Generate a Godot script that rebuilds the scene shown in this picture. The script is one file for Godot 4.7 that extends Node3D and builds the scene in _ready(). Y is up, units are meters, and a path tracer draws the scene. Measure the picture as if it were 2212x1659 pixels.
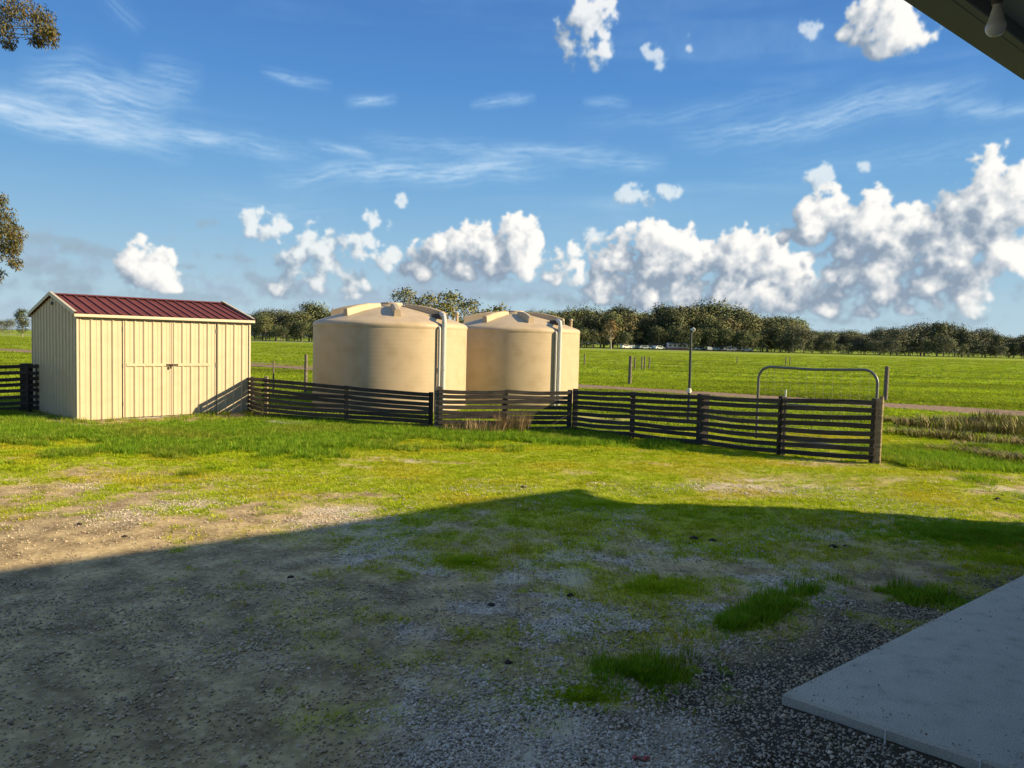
extends Node3D
# Farm yard: a cream garden shed, two poly water tanks behind a dark rail fence, paddock and far wood, seen from under a verandah.
# World: x right, y up, -z away from the camera (depth Z = -z). Photo pixels are those of the photograph shown 2212 x 1659.

const F := 1664.0
const EYE := 1.7
const SUN_EL := 23.6
const SUN_H := Vector2(-0.993, 0.12)      # where sunlight travels over the ground: (x, depth)

var cam_basis: Basis
var n_a := FastNoiseLite.new()
var n_b := FastNoiseLite.new()
var n_c := FastNoiseLite.new()
var n_d := FastNoiseLite.new()
var used := {}
var patches := []
var mulch_beds := []
var mask := PackedByteArray()      # grass, gravel and bark mulch on a 512 x 512 grid over the yard
var rng := RandomNumberGenerator.new()

func _ready():
	# ---------------- camera, sky, sun, exposure ----------------
	cam_basis = Basis.from_euler(Vector3(deg_to_rad(-3.15), 0, deg_to_rad(1.39)))
	var cam := Camera3D.new()
	cam.name = "camera"
	cam.fov = rad_to_deg(2.0 * atan(829.5 / F))
	cam.transform = Transform3D(cam_basis, Vector3(0, EYE, 0))
	cam.near = 0.05
	cam.far = 6000.0
	cam.current = true
	add_child(cam)
	setup_noise()
	var env := Environment.new()
	env.background_mode = Environment.BG_SKY
	env.tonemap_mode = Environment.TONE_MAPPER_LINEAR
	env.tonemap_exposure = 2.0
	env.background_energy_multiplier = 0.52
	env.sdfgi_enabled = true
	env.ssao_enabled = true
	env.ssil_enabled = true
	var pano := PanoramaSkyMaterial.new()
	pano.panorama = ImageTexture.create_from_image(sky_image())
	var sky := Sky.new()
	sky.sky_material = pano
	env.sky = sky
	env.sky_rotation = Vector3(0, PI, 0)
	var we := WorldEnvironment.new()
	we.name = "environment"
	we.environment = env
	add_child(we)
	var sun := DirectionalLight3D.new()
	sun.name = "sun"
	sun.light_energy = 1.6
	sun.light_color = Color(1.0, 0.90, 0.72)
	sun.light_angular_distance = 0.8
	sun.shadow_enabled = true
	var el := deg_to_rad(SUN_EL)
	var h := SUN_H.normalized()
	var travel := Vector3(h.x * cos(el), -sin(el), -h.y * cos(el))
	sun.transform = Transform3D(Basis.looking_at(travel, Vector3.UP), Vector3(30, 20, 0))
	add_child(sun)
	print("sky ", Time.get_ticks_msec())

	# ---------------- setting ----------------
	build_patches()
	build_mulch()
	build_ground()
	print("ground ", Time.get_ticks_msec())
	build_track()
	build_house()
	build_far_woods()
	print("woods ", Time.get_ticks_msec())

	# ---------------- things ----------------
	build_shed()
	build_tanks()
	build_fences()
	build_gate()
	build_paddock()
	build_gum()
	build_weeds()
	print("things ", Time.get_ticks_msec())
	build_grass()
	print("grass ", Time.get_ticks_msec())
	build_gravel()
	build_small()
	print("end ", Time.get_ticks_msec())

# ================= helpers =================
func setup_noise():
	var k := 0
	for n in [n_a, n_b, n_c, n_d]:
		n.seed = 11 + k * 7
		n.noise_type = FastNoiseLite.TYPE_SIMPLEX_SMOOTH
		n.fractal_type = FastNoiseLite.FRACTAL_FBM
		n.fractal_octaves = 3
		k += 1
	n_a.frequency = 0.45
	n_b.frequency = 1.9
	n_c.frequency = 0.11
	n_d.frequency = 7.0
	rng.seed = 4711

func ray(px: float, py: float) -> Vector3:
	return cam_basis * Vector3((px - 1106.0) / F, -(py - 829.5) / F, -1.0)

func on_ground(px: float, py: float, y := 0.0) -> Vector3:
	var d := ray(px, py)
	var t := (y - EYE) / d.y
	return Vector3(d.x * t, y, d.z * t)

func at_depth(px: float, py: float, depth: float) -> Vector3:
	var d := ray(px, py)
	var t := depth / -d.z
	return Vector3(d.x * t, EYE + d.y * t, d.z * t)

func xz(x: float, depth: float, y := 0.0) -> Vector3:
	return Vector3(x, y, -depth)

func lin(r: float, g: float, b: float) -> Color:
	return Color(r, g, b).linear_to_srgb()

func numbered(called: String) -> String:
	used[called] = used.get(called, -1) + 1
	return called if used[called] == 0 else "%s_%03d" % [called, used[called]]

func tag(o: Node, label: String, category := "", group := "", kind := "") -> Node:
	if label: o.set_meta("label", label)
	if category: o.set_meta("category", category)
	if group: o.set_meta("group", group)
	if kind: o.set_meta("kind", kind)
	return o

func thing(called: String, at: Vector3, label: String, category: String, group := "", basis := Basis()) -> Node3D:
	var o := Node3D.new()
	o.name = numbered(called)
	o.transform = Transform3D(basis, at)
	add_child(o)
	tag(o, label, category, group)
	return o

func start() -> SurfaceTool:
	var st := SurfaceTool.new()
	st.begin(Mesh.PRIMITIVE_TRIANGLES)
	return st

func part(called: String, mesh: Mesh, mat: Material, parent: Node, tr := Transform3D()) -> MeshInstance3D:
	var o := MeshInstance3D.new()
	o.name = called if parent != self else numbered(called)
	o.mesh = mesh
	o.material_override = mat
	o.transform = tr
	parent.add_child(o, true)
	return o

func done(st: SurfaceTool) -> ArrayMesh:
	st.index()
	return st.commit()

func tri(st: SurfaceTool, a: Vector3, b: Vector3, c: Vector3, na: Vector3, nb: Vector3, nc: Vector3):
	if (c - a).cross(b - a).dot(na + nb + nc) < 0.0:
		var t := b
		b = c
		c = t
		t = nb
		nb = nc
		nc = t
	st.set_normal(na)
	st.add_vertex(a)
	st.set_normal(nb)
	st.add_vertex(b)
	st.set_normal(nc)
	st.add_vertex(c)

func quad(st: SurfaceTool, a: Vector3, b: Vector3, c: Vector3, d: Vector3, out: Vector3):
	var n := (c - a).cross(b - a)
	if n.length_squared() < 1e-14: n = (d - a).cross(c - a)
	n = n.normalized()
	if n.dot(out) < 0: n = -n
	tri(st, a, b, c, n, n, n)
	tri(st, a, c, d, n, n, n)

func box(st: SurfaceTool, lo: Vector3, hi: Vector3, bev := 0.0, tr := Transform3D()):
	# box with chamfered edges when bev > 0
	var c := (lo + hi) / 2
	var h := (hi - lo) / 2
	for ax in 3:
		for s in [-1.0, 1.0]:
			var u := (ax + 1) % 3
			var v := (ax + 2) % 3
			var p := []
			for q in [[-1, -1], [1, -1], [1, 1], [-1, 1]]:
				var w := Vector3()
				w[ax] = s * h[ax]
				w[u] = q[0] * (h[u] - bev)
				w[v] = q[1] * (h[v] - bev)
				p.append(tr * (c + w))
			var o := Vector3()
			o[ax] = s
			quad(st, p[0], p[1], p[2], p[3], tr.basis * o)
	if bev > 0.0:
		for ax in 3:
			var u := (ax + 1) % 3
			var v := (ax + 2) % 3
			for su in [-1.0, 1.0]:
				for sv in [-1.0, 1.0]:
					var p := []
					for e in [[-1.0, 0], [1.0, 0], [1.0, 1], [-1.0, 1]]:
						var w := Vector3()
						w[ax] = e[0] * (h[ax] - bev)
						w[u] = su * (h[u] - (bev if e[1] == 1 else 0.0))
						w[v] = sv * (h[v] - (bev if e[1] == 0 else 0.0))
						p.append(tr * (c + w))
					var o := Vector3()
					o[u] = su
					o[v] = sv
					quad(st, p[0], p[1], p[2], p[3], tr.basis * o)
		for sx in [-1.0, 1.0]:
			for sy in [-1.0, 1.0]:
				for sz in [-1.0, 1.0]:
					var s3 := Vector3(sx, sy, sz)
					var a := tr * (c + s3 * Vector3(h.x, h.y - bev, h.z - bev))
					var b := tr * (c + s3 * Vector3(h.x - bev, h.y, h.z - bev))
					var d := tr * (c + s3 * Vector3(h.x - bev, h.y - bev, h.z))
					var n := (tr.basis * s3).normalized()
					tri(st, a, b, d, n, n, n)

func tube(st: SurfaceTool, pts: Array, radii: Array, sides := 8, caps := true):
	# swept round tube along pts
	var rings := []
	var norms := []
	var side := Vector3.ZERO
	for i in pts.size():
		var t: Vector3
		if i == 0: t = pts[1] - pts[0]
		elif i == pts.size() - 1: t = pts[i] - pts[i - 1]
		else: t = (pts[i + 1] - pts[i]).normalized() + (pts[i] - pts[i - 1]).normalized()
		t = t.normalized()
		if side == Vector3.ZERO:
			side = t.cross(Vector3.RIGHT if absf(t.x) < 0.8 else Vector3.UP)
		side = (side - t * side.dot(t)).normalized()
		var up := t.cross(side)
		var ring := []
		var nr := []
		for k in sides:
			var a := TAU * k / sides
			var d := side * cos(a) + up * sin(a)
			ring.append(pts[i] + d * radii[i])
			nr.append(d)
		rings.append(ring)
		norms.append(nr)
	for i in pts.size() - 1:
		for k in sides:
			var k2 := (k + 1) % sides
			tri(st, rings[i][k], rings[i + 1][k], rings[i + 1][k2], norms[i][k], norms[i + 1][k], norms[i + 1][k2])
			tri(st, rings[i][k], rings[i + 1][k2], rings[i][k2], norms[i][k], norms[i + 1][k2], norms[i][k2])
	if caps:
		for e in [0, pts.size() - 1]:
			var n: Vector3 = ((pts[0] - pts[1]) if e == 0 else (pts[e] - pts[e - 1])).normalized()
			for k in sides:
				tri(st, pts[e], rings[e][k], rings[e][(k + 1) % sides], n, n, n)

func lathe(st: SurfaceTool, prof: Array, segs := 48):
	# prof: array of Vector2(r, y) from bottom to top, smooth between unless a point is doubled
	var nor := []
	for i in prof.size():
		var a: Vector2 = prof[maxi(i - 1, 0)]
		var b: Vector2 = prof[mini(i + 1, prof.size() - 1)]
		if i > 0 and prof[i].distance_to(prof[i - 1]) < 1e-5: a = prof[i]
		if i < prof.size() - 1 and prof[i].distance_to(prof[i + 1]) < 1e-5: b = prof[i]
		var d := (b - a).normalized()
		nor.append(Vector2(d.y, -d.x))
	for i in prof.size() - 1:
		if prof[i].distance_to(prof[i + 1]) < 1e-5: continue
		for k in segs:
			var a0 := TAU * k / segs
			var a1 := TAU * (k + 1) / segs
			var d0 := Vector3(sin(a0), 0, cos(a0))
			var d1 := Vector3(sin(a1), 0, cos(a1))
			var p00: Vector3 = d0 * prof[i].x + Vector3.UP * prof[i].y
			var p01: Vector3 = d1 * prof[i].x + Vector3.UP * prof[i].y
			var p10: Vector3 = d0 * prof[i + 1].x + Vector3.UP * prof[i + 1].y
			var p11: Vector3 = d1 * prof[i + 1].x + Vector3.UP * prof[i + 1].y
			var n00: Vector3 = d0 * nor[i].x + Vector3.UP * nor[i].y
			var n01: Vector3 = d1 * nor[i].x + Vector3.UP * nor[i].y
			var n10: Vector3 = d0 * nor[i + 1].x + Vector3.UP * nor[i + 1].y
			var n11: Vector3 = d1 * nor[i + 1].x + Vector3.UP * nor[i + 1].y
			if prof[i].x > 1e-5: tri(st, p00, p10, p01, n00, n10, n01)
			if prof[i + 1].x > 1e-5: tri(st, p01, p10, p11, n01, n10, n11)

func noise_tex(size: int, freq: float, octaves: int, ramp: Array, seed_: int, normal := false, stretch := Vector2.ONE) -> ImageTexture:
	# computed tile: a seamless noise pushed through a colour ramp
	var n := FastNoiseLite.new()
	n.seed = seed_
	n.frequency = freq
	n.fractal_octaves = octaves
	n.fractal_type = FastNoiseLite.FRACTAL_FBM
	n.noise_type = FastNoiseLite.TYPE_SIMPLEX_SMOOTH
	var im := n.get_seamless_image(int(size * stretch.x), int(size * stretch.y), false, false, 0.25)
	if stretch != Vector2.ONE: im.resize(size, size, Image.INTERPOLATE_BILINEAR)
	if normal:
		im.convert(Image.FORMAT_RGBA8)
		im.bump_map_to_normal_map(6.0)
		return ImageTexture.create_from_image(im)
	var src := im.get_data()
	var out := PackedByteArray()
	out.resize(size * size * 3)
	var lut := []
	for i in 256:
		var t := i / 255.0 * (ramp.size() - 1)
		var k := mini(int(t), ramp.size() - 2)
		var a: Color = ramp[k]
		var b: Color = ramp[k + 1]
		lut.append(a.lerp(b, t - k))
	for i in size * size:
		var c: Color = lut[src[i]]
		out[i * 3] = c.r8
		out[i * 3 + 1] = c.g8
		out[i * 3 + 2] = c.b8
	return ImageTexture.create_from_image(Image.create_from_data(size, size, false, Image.FORMAT_RGB8, out))

func grey(v: float) -> Color:
	return Color(v, v, v)

func mat(c: Color, rough := 0.8, tex: Texture2D = null, scale := 1.0, metal := 0.0) -> StandardMaterial3D:
	var m := StandardMaterial3D.new()
	m.albedo_color = c
	m.roughness = rough
	m.metallic = metal
	if tex:
		m.albedo_texture = tex
		m.uv1_triplanar = true
		m.uv1_world_triplanar = true
		m.uv1_scale = Vector3.ONE * scale
	return m

func relief(m: StandardMaterial3D, tex: Texture2D, cm: float) -> StandardMaterial3D:
	m.heightmap_enabled = true
	m.heightmap_texture = tex
	m.heightmap_scale = cm
	return m

func leafy(back: Color) -> StandardMaterial3D:
	var m := StandardMaterial3D.new()
	m.vertex_color_use_as_albedo = true
	m.roughness = 0.75
	m.metallic_specular = 0.3
	m.backlight_enabled = true
	m.backlight = back
	return m

# ================= sky =================
var sky_w := 4096
var sky_h := 2048
var buf := PackedFloat32Array()

func pix_of(d: Vector3) -> Vector2:
	# picture position in the panorama (forward -z in the middle, +x to the right)
	d = d.normalized()
	return Vector2((atan2(d.x, -d.z) / TAU + 0.5) * sky_w, acos(clampf(d.y, -1, 1)) / PI * sky_h)

func sky_image() -> Image:
	var half := sky_h / 2
	var wn := FastNoiseLite.new()
	wn.seed = 5
	wn.frequency = 0.034
	wn.fractal_octaves = 5
	wn.fractal_gain = 0.58
	var warp_a := wn.get_image(sky_w, half, false, false, true).get_data()
	wn.seed = 19
	var warp_b := wn.get_image(sky_w, half, false, false, true).get_data()
	wn.seed = 31
	wn.frequency = 0.011
	wn.fractal_octaves = 5
	var streak_im := wn.get_image(sky_w / 8, half, false, false, true)
	streak_im.resize(sky_w, half, Image.INTERPOLATE_CUBIC)
	var streak := streak_im.get_data()
	# the blue, by height above the horizon (sRGB): one colour for each row
	var stops := [[0.0, Color8(186, 208, 220)], [3.0, Color8(174, 203, 218)], [7.0, Color8(146, 188, 218)], [12.0, Color8(112, 166, 214)], [18.0, Color8(86, 142, 205)], [25.0, Color8(72, 122, 189)], [35.0, Color8(92, 135, 190)], [50.0, Color8(128, 156, 190)], [90.0, Color8(152, 168, 190)]]
	buf.resize(sky_w * half * 3)
	for y in half:
		var e := 90.0 - (y + 0.5) / half * 90.0
		var k := 0
		while k < stops.size() - 2 and stops[k + 1][0] < e: k += 1
		var c: Color = stops[k][1].lerp(stops[k + 1][1], clampf((e - stops[k][0]) / (stops[k + 1][0] - stops[k][0]), 0, 1))
		# cirrus: long faint streaks, thickest between 8 and 18 degrees
		var cirrus := exp(-pow((e - 13.5) / 4.5, 2.0)) * 0.26 + exp(-pow((e - 22.0) / 9.0, 2.0)) * 0.08
		var veil := exp(-pow((e - 3.5) / 3.0, 2.0)) * 0.55
		var o := y * sky_w * 3
		var row := y * sky_w
		for x in sky_w:
			var s := streak[row + x] / 255.0
			var f := clampf((s - 0.50) * 3.4, 0.0, 1.0)
			f = f * f * cirrus * (0.45 + warp_a[row + x] / 255.0)
			var v := clampf((warp_b[row + x] / 255.0 + s - 1.02) * 3.0, 0, 1) * veil
			var r := c.r + (0.93 - c.r) * f
			var g := c.g + (0.96 - c.g) * f
			var b := c.b + (0.99 - c.b) * f
			buf[o] = r + (0.62 - r) * v
			buf[o + 1] = g + (0.68 - g) * v
			buf[o + 2] = b + (0.76 - b) * v
			o += 3
	# cirrus wisps of the photograph: px, py, length, thickness, tilt, strength
	for w in [[90, 262, 210, 16, 0.10, 0.62], [60, 232, 200, 16, 0.10, 0.45], [215, 205, 110, 34, 0.06, 0.55], [150, 250, 130, 22, 0.08, 0.4], [395, 290, 70, 10, 0.05, 0.6], [520, 310, 130, 16, 0.12, 0.38], [640, 168, 60, 8, 0.12, 0.5], [800, 216, 48, 8, -0.15, 0.5], [740, 322, 60, 7, 0.16, 0.55],
			[900, 375, 260, 18, -0.07, 0.55], [1040, 360, 90, 12, -0.18, 0.42], [1000, 320, 200, 14, 0.03, 0.3], [1320, 345, 100, 14, 0.02, 0.42], [1180, 322, 110, 10, -0.05, 0.35], [1085, 218, 60, 8, -0.1, 0.5], [1760, 250, 240, 22, -0.13, 0.42], [1900, 225, 170, 20, -0.12, 0.28], [1500, 238, 220, 14, -0.1, 0.2],
			[1310, 222, 45, 8, 0, 0.35], [260, 20, 40, 14, 0.6, 0.25], [370, 155, 50, 24, 0.1, 0.3], [330, 182, 60, 10, 0.2, 0.4], [2100, 232, 40, 14, -0.1, 0.4], [2190, 236, 50, 10, -0.1, 0.45], [560, 440, 150, 22, 0.0, 0.12], [1950, 330, 260, 20, -0.08, 0.14]]:
		wisp(w, warp_a, streak)
	# low grey bars at the left, near the horizon
	for w in [[110, 520, 120, 12], [210, 545, 110, 10], [70, 562, 110, 11], [150, 585, 160, 14], [60, 612, 160, 14], [520, 555, 60, 9], [440, 478, 40, 10], [560, 600, 90, 12], [400, 575, 50, 6], [640, 628, 150, 14], [300, 640, 260, 16], [900, 632, 120, 9], [1120, 640, 140, 10], [1400, 655, 260, 12], [2050, 690, 200, 14], [1700, 690, 160, 10], [1760, 640, 420, 34], [1430, 640, 230, 26], [2000, 560, 220, 60], [1600, 600, 260, 40], [960, 600, 150, 18]]:
		bar(w, warp_a)
	# heaped clouds: each a list of puffs (px, py, radius) in the photograph's pixels
	var heaps := [
		[0.85, [1270, 62, 52], [1236, 76, 34], [1304, 60, 32], [1272, 108, 40], [1284, 140, 22]],
		[0.55, [1410, 116, 22], [1432, 136, 22], [1400, 96, 10]],
		[0.45, [1500, 76, 11], [1490, 104, 9]],
		[1.0, [1900, 42, 44], [1930, 70, 50], [1966, 84, 30], [1892, 72, 36], [1888, 108, 22], [1822, 70, 15], [1950, 40, 22]],
		[0.5, [1745, 66, 18], [1762, 58, 11]],
		[0.55, [1358, 425, 23], [1436, 416, 22], [1396, 436, 20]],
		[0.6, [1765, 380, 24], [1768, 402, 13]],
		[0.5, [1860, 360, 13]],
		[0.6, [868, 435, 15], [1285, 513, 20]],
		[1.0, [288, 596, 30], [308, 560, 32], [320, 586, 40], [346, 604, 32], [372, 617, 16]],
		[0.7, [566, 492, 34], [602, 486, 24], [650, 560, 42], [684, 534, 40], [640, 590, 36], [720, 585, 38], [760, 560, 42], [790, 520, 30], [800, 485, 20], [846, 496, 16], [770, 596, 30], [850, 556, 18], [820, 570, 26], [612, 622, 26], [690, 620, 30], [740, 625, 26]],
		[1.0, [900, 582, 32], [950, 560, 42], [1002, 528, 36], [1058, 534, 46], [1110, 526, 46], [1150, 514, 18], [1000, 585, 34], [1064, 580, 36], [1120, 572, 42]],
		[0.9, [1216, 574, 38], [1190, 592, 26], [1250, 600, 22]],
		[1.0, [1400, 528, 46], [1340, 572, 52], [1480, 556, 46], [1440, 520, 26], [1412, 588, 60], [1320, 612, 46], [1500, 606, 52], [1560, 570, 48], [1620, 546, 44], [1600, 530, 26], [1650, 600, 62], [1560, 630, 44], [1700, 572, 40], [1720, 622, 52], [1400, 640, 44], [1480, 645, 40], [1290, 640, 30]],
		[1.0, [1762, 494, 48], [1794, 468, 40], [1890, 474, 40], [1832, 520, 60], [1910, 536, 62], [1970, 496, 50], [2052, 516, 62], [2100, 476, 58], [2152, 428, 58], [2184, 398, 40], [2204, 450, 50], [2132, 536, 60], [1990, 570, 60], [2060, 590, 48], [1900, 600, 58], [1832, 606, 58], [1980, 628, 42], [1780, 650, 42], [1880, 648, 40], [1720, 655, 36], [1640, 650, 36], [1960, 660, 30]],
		[0.8, [2110, 650, 26], [2096, 672, 18], [2200, 566, 30]]]
	for hp in heaps:
		var strength: float = hp[0]
		var puffs: Array = hp.slice(1)
		heap(puffs, strength, warp_a, warp_b)
	# the same kind of sky goes on all round, outside the frame
	var r2 := RandomNumberGenerator.new()
	r2.seed = 99
	for k in 30:
		var az := deg_to_rad(r2.randf_range(42, 318))
		var e2 := deg_to_rad(r2.randf_range(1.5, 9.0) if k % 3 else r2.randf_range(10, 30))
		var puffs := []
		var n := r2.randi_range(4, 12)
		var big := r2.randf_range(18, 46)
		for i in n:
			var a := az + r2.randf_range(-1, 1) * n * 0.011
			var e3 := e2 + r2.randf_range(-0.4, 1.0) * 0.03
			puffs.append([Vector3(sin(a) * cos(e3), sin(e3), -cos(a) * cos(e3)), big * r2.randf_range(0.6, 1.1)])
		heap_dirs(puffs, 0.9, warp_a, warp_b)
	var out := PackedByteArray()
	out.resize(sky_w * sky_h * 3)
	for i in sky_w * half * 3:
		out[i] = int(clampf(buf[i], 0, 1) * 255.0 + 0.5)
	var low := [0.30, 0.31, 0.25]
	var im := Image.create_from_data(sky_w, sky_h, false, Image.FORMAT_RGB8, out)
	im.fill_rect(Rect2i(0, half, sky_w, half), Color(low[0], low[1], low[2]))
	buf.clear()
	return im

func wisp(w: Array, warp: PackedByteArray, streak: PackedByteArray):
	# a lens of thin fibres running along it
	var c := pix_of(ray(w[0], w[1]))
	var k := sky_w / 360.0 / (F * PI / 180.0)
	var L: float = w[2] * k * 1.25
	var T: float = w[3] * k * 1.25
	var ca := cos(w[4])
	var sa := sin(w[4])
	var id: float = w[0] * 3.7 + w[1]
	for y in range(int(c.y - L * absf(sa) - T * 2 - 3), int(c.y + L * absf(sa) + T * 2 + 3)):
		if y < 0 or y >= sky_h / 2: continue
		for x in range(int(c.x - L), int(c.x + L)):
			var xi := posmod(x, sky_w)
			var dx := x - c.x
			var dy := y - c.y
			var u := (dx * ca + dy * sa) / L
			if u * u >= 1.0: continue
			var vv := -dx * sa + dy * ca
			var bend := n_c.get_noise_2d(id + u * L * 0.12, id) * T * 0.8
			var v := (vv + bend) / T
			var f := (1.0 - u * u) * exp(-v * v * 1.1)
			if f < 0.02: continue
			var fib := 0.5 + 0.9 * n_a.get_noise_2d(u * L * 0.045 + id, (vv + bend * 0.6) * 0.55 + u * L * 0.03)
			fib = fib * 0.75 + 0.35 * (0.5 + n_b.get_noise_2d(u * L * 0.03 + id, vv * 0.35))
			f = clampf(f * w[5] * 1.15 * fib, 0, 0.7)
			var o := (y * sky_w + xi) * 3
			buf[o] += (0.88 - buf[o]) * f
			buf[o + 1] += (0.93 - buf[o + 1]) * f
			buf[o + 2] += (0.98 - buf[o + 2]) * f

func bar(w: Array, warp: PackedByteArray):
	var c := pix_of(ray(w[0], w[1]))
	var k := sky_w / 360.0 / (F * PI / 180.0)
	var L: float = w[2] * k
	var T: float = w[3] * k
	for y in range(int(c.y - T * 2.5), int(c.y + T * 2.5)):
		if y < 0 or y >= sky_h / 2: continue
		for x in range(int(c.x - L), int(c.x + L)):
			var xi := posmod(x, sky_w)
			var q := (warp[y * sky_w + xi] - 128) / 128.0
			var u := (x - c.x) / L
			var v := (y - c.y) / T
			var f := clampf(1.0 - u * u - v * v * 0.55 + q * 1.1, 0, 1)
			f = f * f * 0.62
			var o := (y * sky_w + xi) * 3
			buf[o] += (0.60 - buf[o]) * f
			buf[o + 1] += (0.68 - buf[o + 1]) * f
			buf[o + 2] += (0.74 - buf[o + 2]) * f

func heap(puffs: Array, strength: float, wa: PackedByteArray, wb: PackedByteArray):
	var dirs := []
	for p in puffs: dirs.append([ray(p[0], p[1]), p[2]])
	heap_dirs(dirs, strength, wa, wb)

func heap_dirs(puffs: Array, strength: float, wa: PackedByteArray, wb: PackedByteArray):
	# one density for the whole heap (joined puffs, frayed by noise), lit by how fast it thins towards the sun
	var k := sky_w / 360.0 / (F * PI / 180.0)
	var x0 := 1e9
	var x1 := -1e9
	var y0 := 1e9
	var y1 := -1e9
	for p in puffs:
		var c := pix_of(p[0])
		var m: float = p[1] * k * 1.7 + 4
		x0 = minf(x0, c.x - m)
		x1 = maxf(x1, c.x + m)
		y0 = minf(y0, c.y - m)
		y1 = maxf(y1, c.y + m)
	var ox := int(x0)
	var oy := maxi(int(y0), 0)
	var w := int(x1) - ox + 1
	var h := mini(int(y1), sky_h / 2 - 1) - oy + 1
	if h < 4: return
	var den := PackedFloat32Array()
	den.resize(w * h)
	den.fill(-0.8)
	for p in puffs:
		var c := pix_of(p[0])
		var r: float = p[1] * k * (1.22 + 0.26 * strength)
		var m := r * 1.65
		for y in range(maxi(int(c.y - m), oy), mini(int(c.y + m), oy + h - 1)):
			for x in range(int(c.x - m), int(c.x + m)):
				var dx := (x - c.x) / r
				var dy := (y - c.y) / r
				if dy > 0: dy *= 1.35
				var v := 1.0 - (dx * dx + dy * dy)
				var i := (y - oy) * w + x - ox
				var o := den[i]
				var q := clampf(0.5 + (v - o) / 0.7, 0, 1)
				den[i] = lerpf(o, v, q) + 0.175 * q * (1.0 - q)
	var base := -1e9
	for p in puffs: base = maxf(base, pix_of(p[0]).y + p[1] * k * 0.55)
	for y in h:
		var under := clampf((y + oy - base) / 9.0, 0, 1) * strength
		for x in w:
			var i := y * w + x
			if den[i] <= -0.79: continue
			den[i] -= under * 1.1
			var g := (y + oy) * sky_w + posmod(x + ox, sky_w)
			var g3 := ((y + oy) * 3 % (sky_h / 2)) * sky_w + posmod((x + ox) * 3, sky_w)
			den[i] += (wa[g3] - 128) / 128.0 * (0.85 - 0.74 * strength)
			den[i] += (wa[g] - 128) / 128.0 * (1.75 - 0.9 * strength) + (wb[g] - 128) / 128.0 * (1.1 - 0.6 * strength) - 0.08 - 0.25 * (1.0 - strength)
	for y in range(0, h):
		var deep := float(y) / h
		var soft := (0.30 + 0.45 * sstep(0.35, 0.9, deep)) + 1.0 * (1.0 - strength)
		for x in range(0, w):
			var d := den[y * w + x]
			if d <= 0.0: continue
			var a := sstep(0.0, soft, d) * (0.30 + 0.68 * strength)
			var lit := 0.36
			for s in [[2, -1, 0.06], [5, -4, 0.16], [12, -9, 0.36], [28, -17, 0.44]]:
				var xx := mini(x + s[0], w - 1)
				var yy := maxi(y + s[1], 0)
				lit += clampf(d - maxf(den[yy * w + xx], -0.25), -0.8, 0.8) * s[2]
			lit -= 0.22 * sstep(0.4, 0.95, deep)
			lit += 0.16 * (1.0 - sstep(0.0, 0.5, d))
			lit = clampf(lit, 0, 1)
			var o := ((y + oy) * sky_w + posmod(x + ox, sky_w)) * 3
			buf[o] += (0.55 + 0.46 * lit - buf[o]) * a
			buf[o + 1] += (0.615 + 0.38 * lit - buf[o + 1]) * a
			buf[o + 2] += (0.69 + 0.28 * lit - buf[o + 2]) * a

# ================= ground =================
func ground_y(x: float, depth: float) -> float:
	var fade := clampf((24.0 - depth) / 6.0, 0, 1) * clampf((18.0 - absf(x)) / 4.0, 0, 1)
	return (n_a.get_noise_2d(x * 0.6, depth * 0.6) * 0.045 + n_b.get_noise_2d(x, depth) * 0.012) * fade - 0.012

func build_patches():
	# [point, radius across, radius in depth, turn, density, height factor] of the grass clumps in the yard
	for p in [[1385, 1458, 0.28, 0.16, 0.1, 1.0, 1.7], [1255, 1500, 0.30, 0.13, 0.2, 0.75, 1.0], [1090, 1530, 0.34, 0.18, 0.1, 0.55, 0.7], [1660, 1315, 0.62, 0.12, 0.75, 1.0, 1.5], [1590, 1345, 0.3, 0.12, 0.6, 0.8, 1.2], [1985, 1282, 0.22, 0.16, 0.1, 1.0, 1.4],
			[1000, 1212, 0.34, 0.22, 0.1, 0.7, 1.0], [1425, 1260, 0.42, 0.3, 0.2, 0.8, 1.0], [1540, 1255, 0.3, 0.2, 0.0, 0.5, 0.8], [1330, 1385, 0.35, 0.25, 0.0, 0.45, 0.8], [1180, 1440, 0.4, 0.3, 0.2, 0.45, 0.7], [2120, 1150, 0.9, 0.45, 0.1, 0.85, 1.2], [1290, 1085, 0.7, 0.35, 0.0, 0.7, 0.8],
			[1000, 1440, 0.4, 0.25, 0.1, 0.35, 0.6], [740, 1545, 0.3, 0.15, 0.1, 0.5, 0.6], [1500, 1130, 1.3, 0.45, 0, 0.5, 0.8], [1800, 1130, 1.3, 0.5, 0, 0.55, 0.8], [1080, 1180, 0.8, 0.5, 0, 0.4, 0.8], [1650, 1190, 0.9, 0.35, 0, 0.4, 0.7], [880, 1170, 0.9, 0.35, 0, 0.35, 0.7], [1760, 1200, 0.6, 0.3, 0, 0.4, 0.8],
			[1900, 1180, 0.8, 0.35, 0, 0.45, 0.8], [1270, 1260, 0.5, 0.3, 0, 0.4, 0.7], [1420, 1330, 0.35, 0.25, 0, 0.4, 0.7], [1560, 1500, 0.1, 0.1, 0, 0.3, 0.7], [700, 1150, 0.9, 0.3, 0, 0.4, 0.6], [960, 1560, 0.3, 0.12, 0, 0.4, 0.6], [2180, 1200, 0.5, 0.3, 0, 0.6, 1.1]]:
		var g := on_ground(p[0], p[1])
		patches.append([Vector2(g.x, -g.z), p[2], p[3], p[4], p[5], p[6]])

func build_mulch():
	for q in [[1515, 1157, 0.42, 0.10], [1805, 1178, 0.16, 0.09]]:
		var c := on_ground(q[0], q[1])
		mulch_beds.append([c.x, -c.z, q[2], q[3]])

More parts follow.
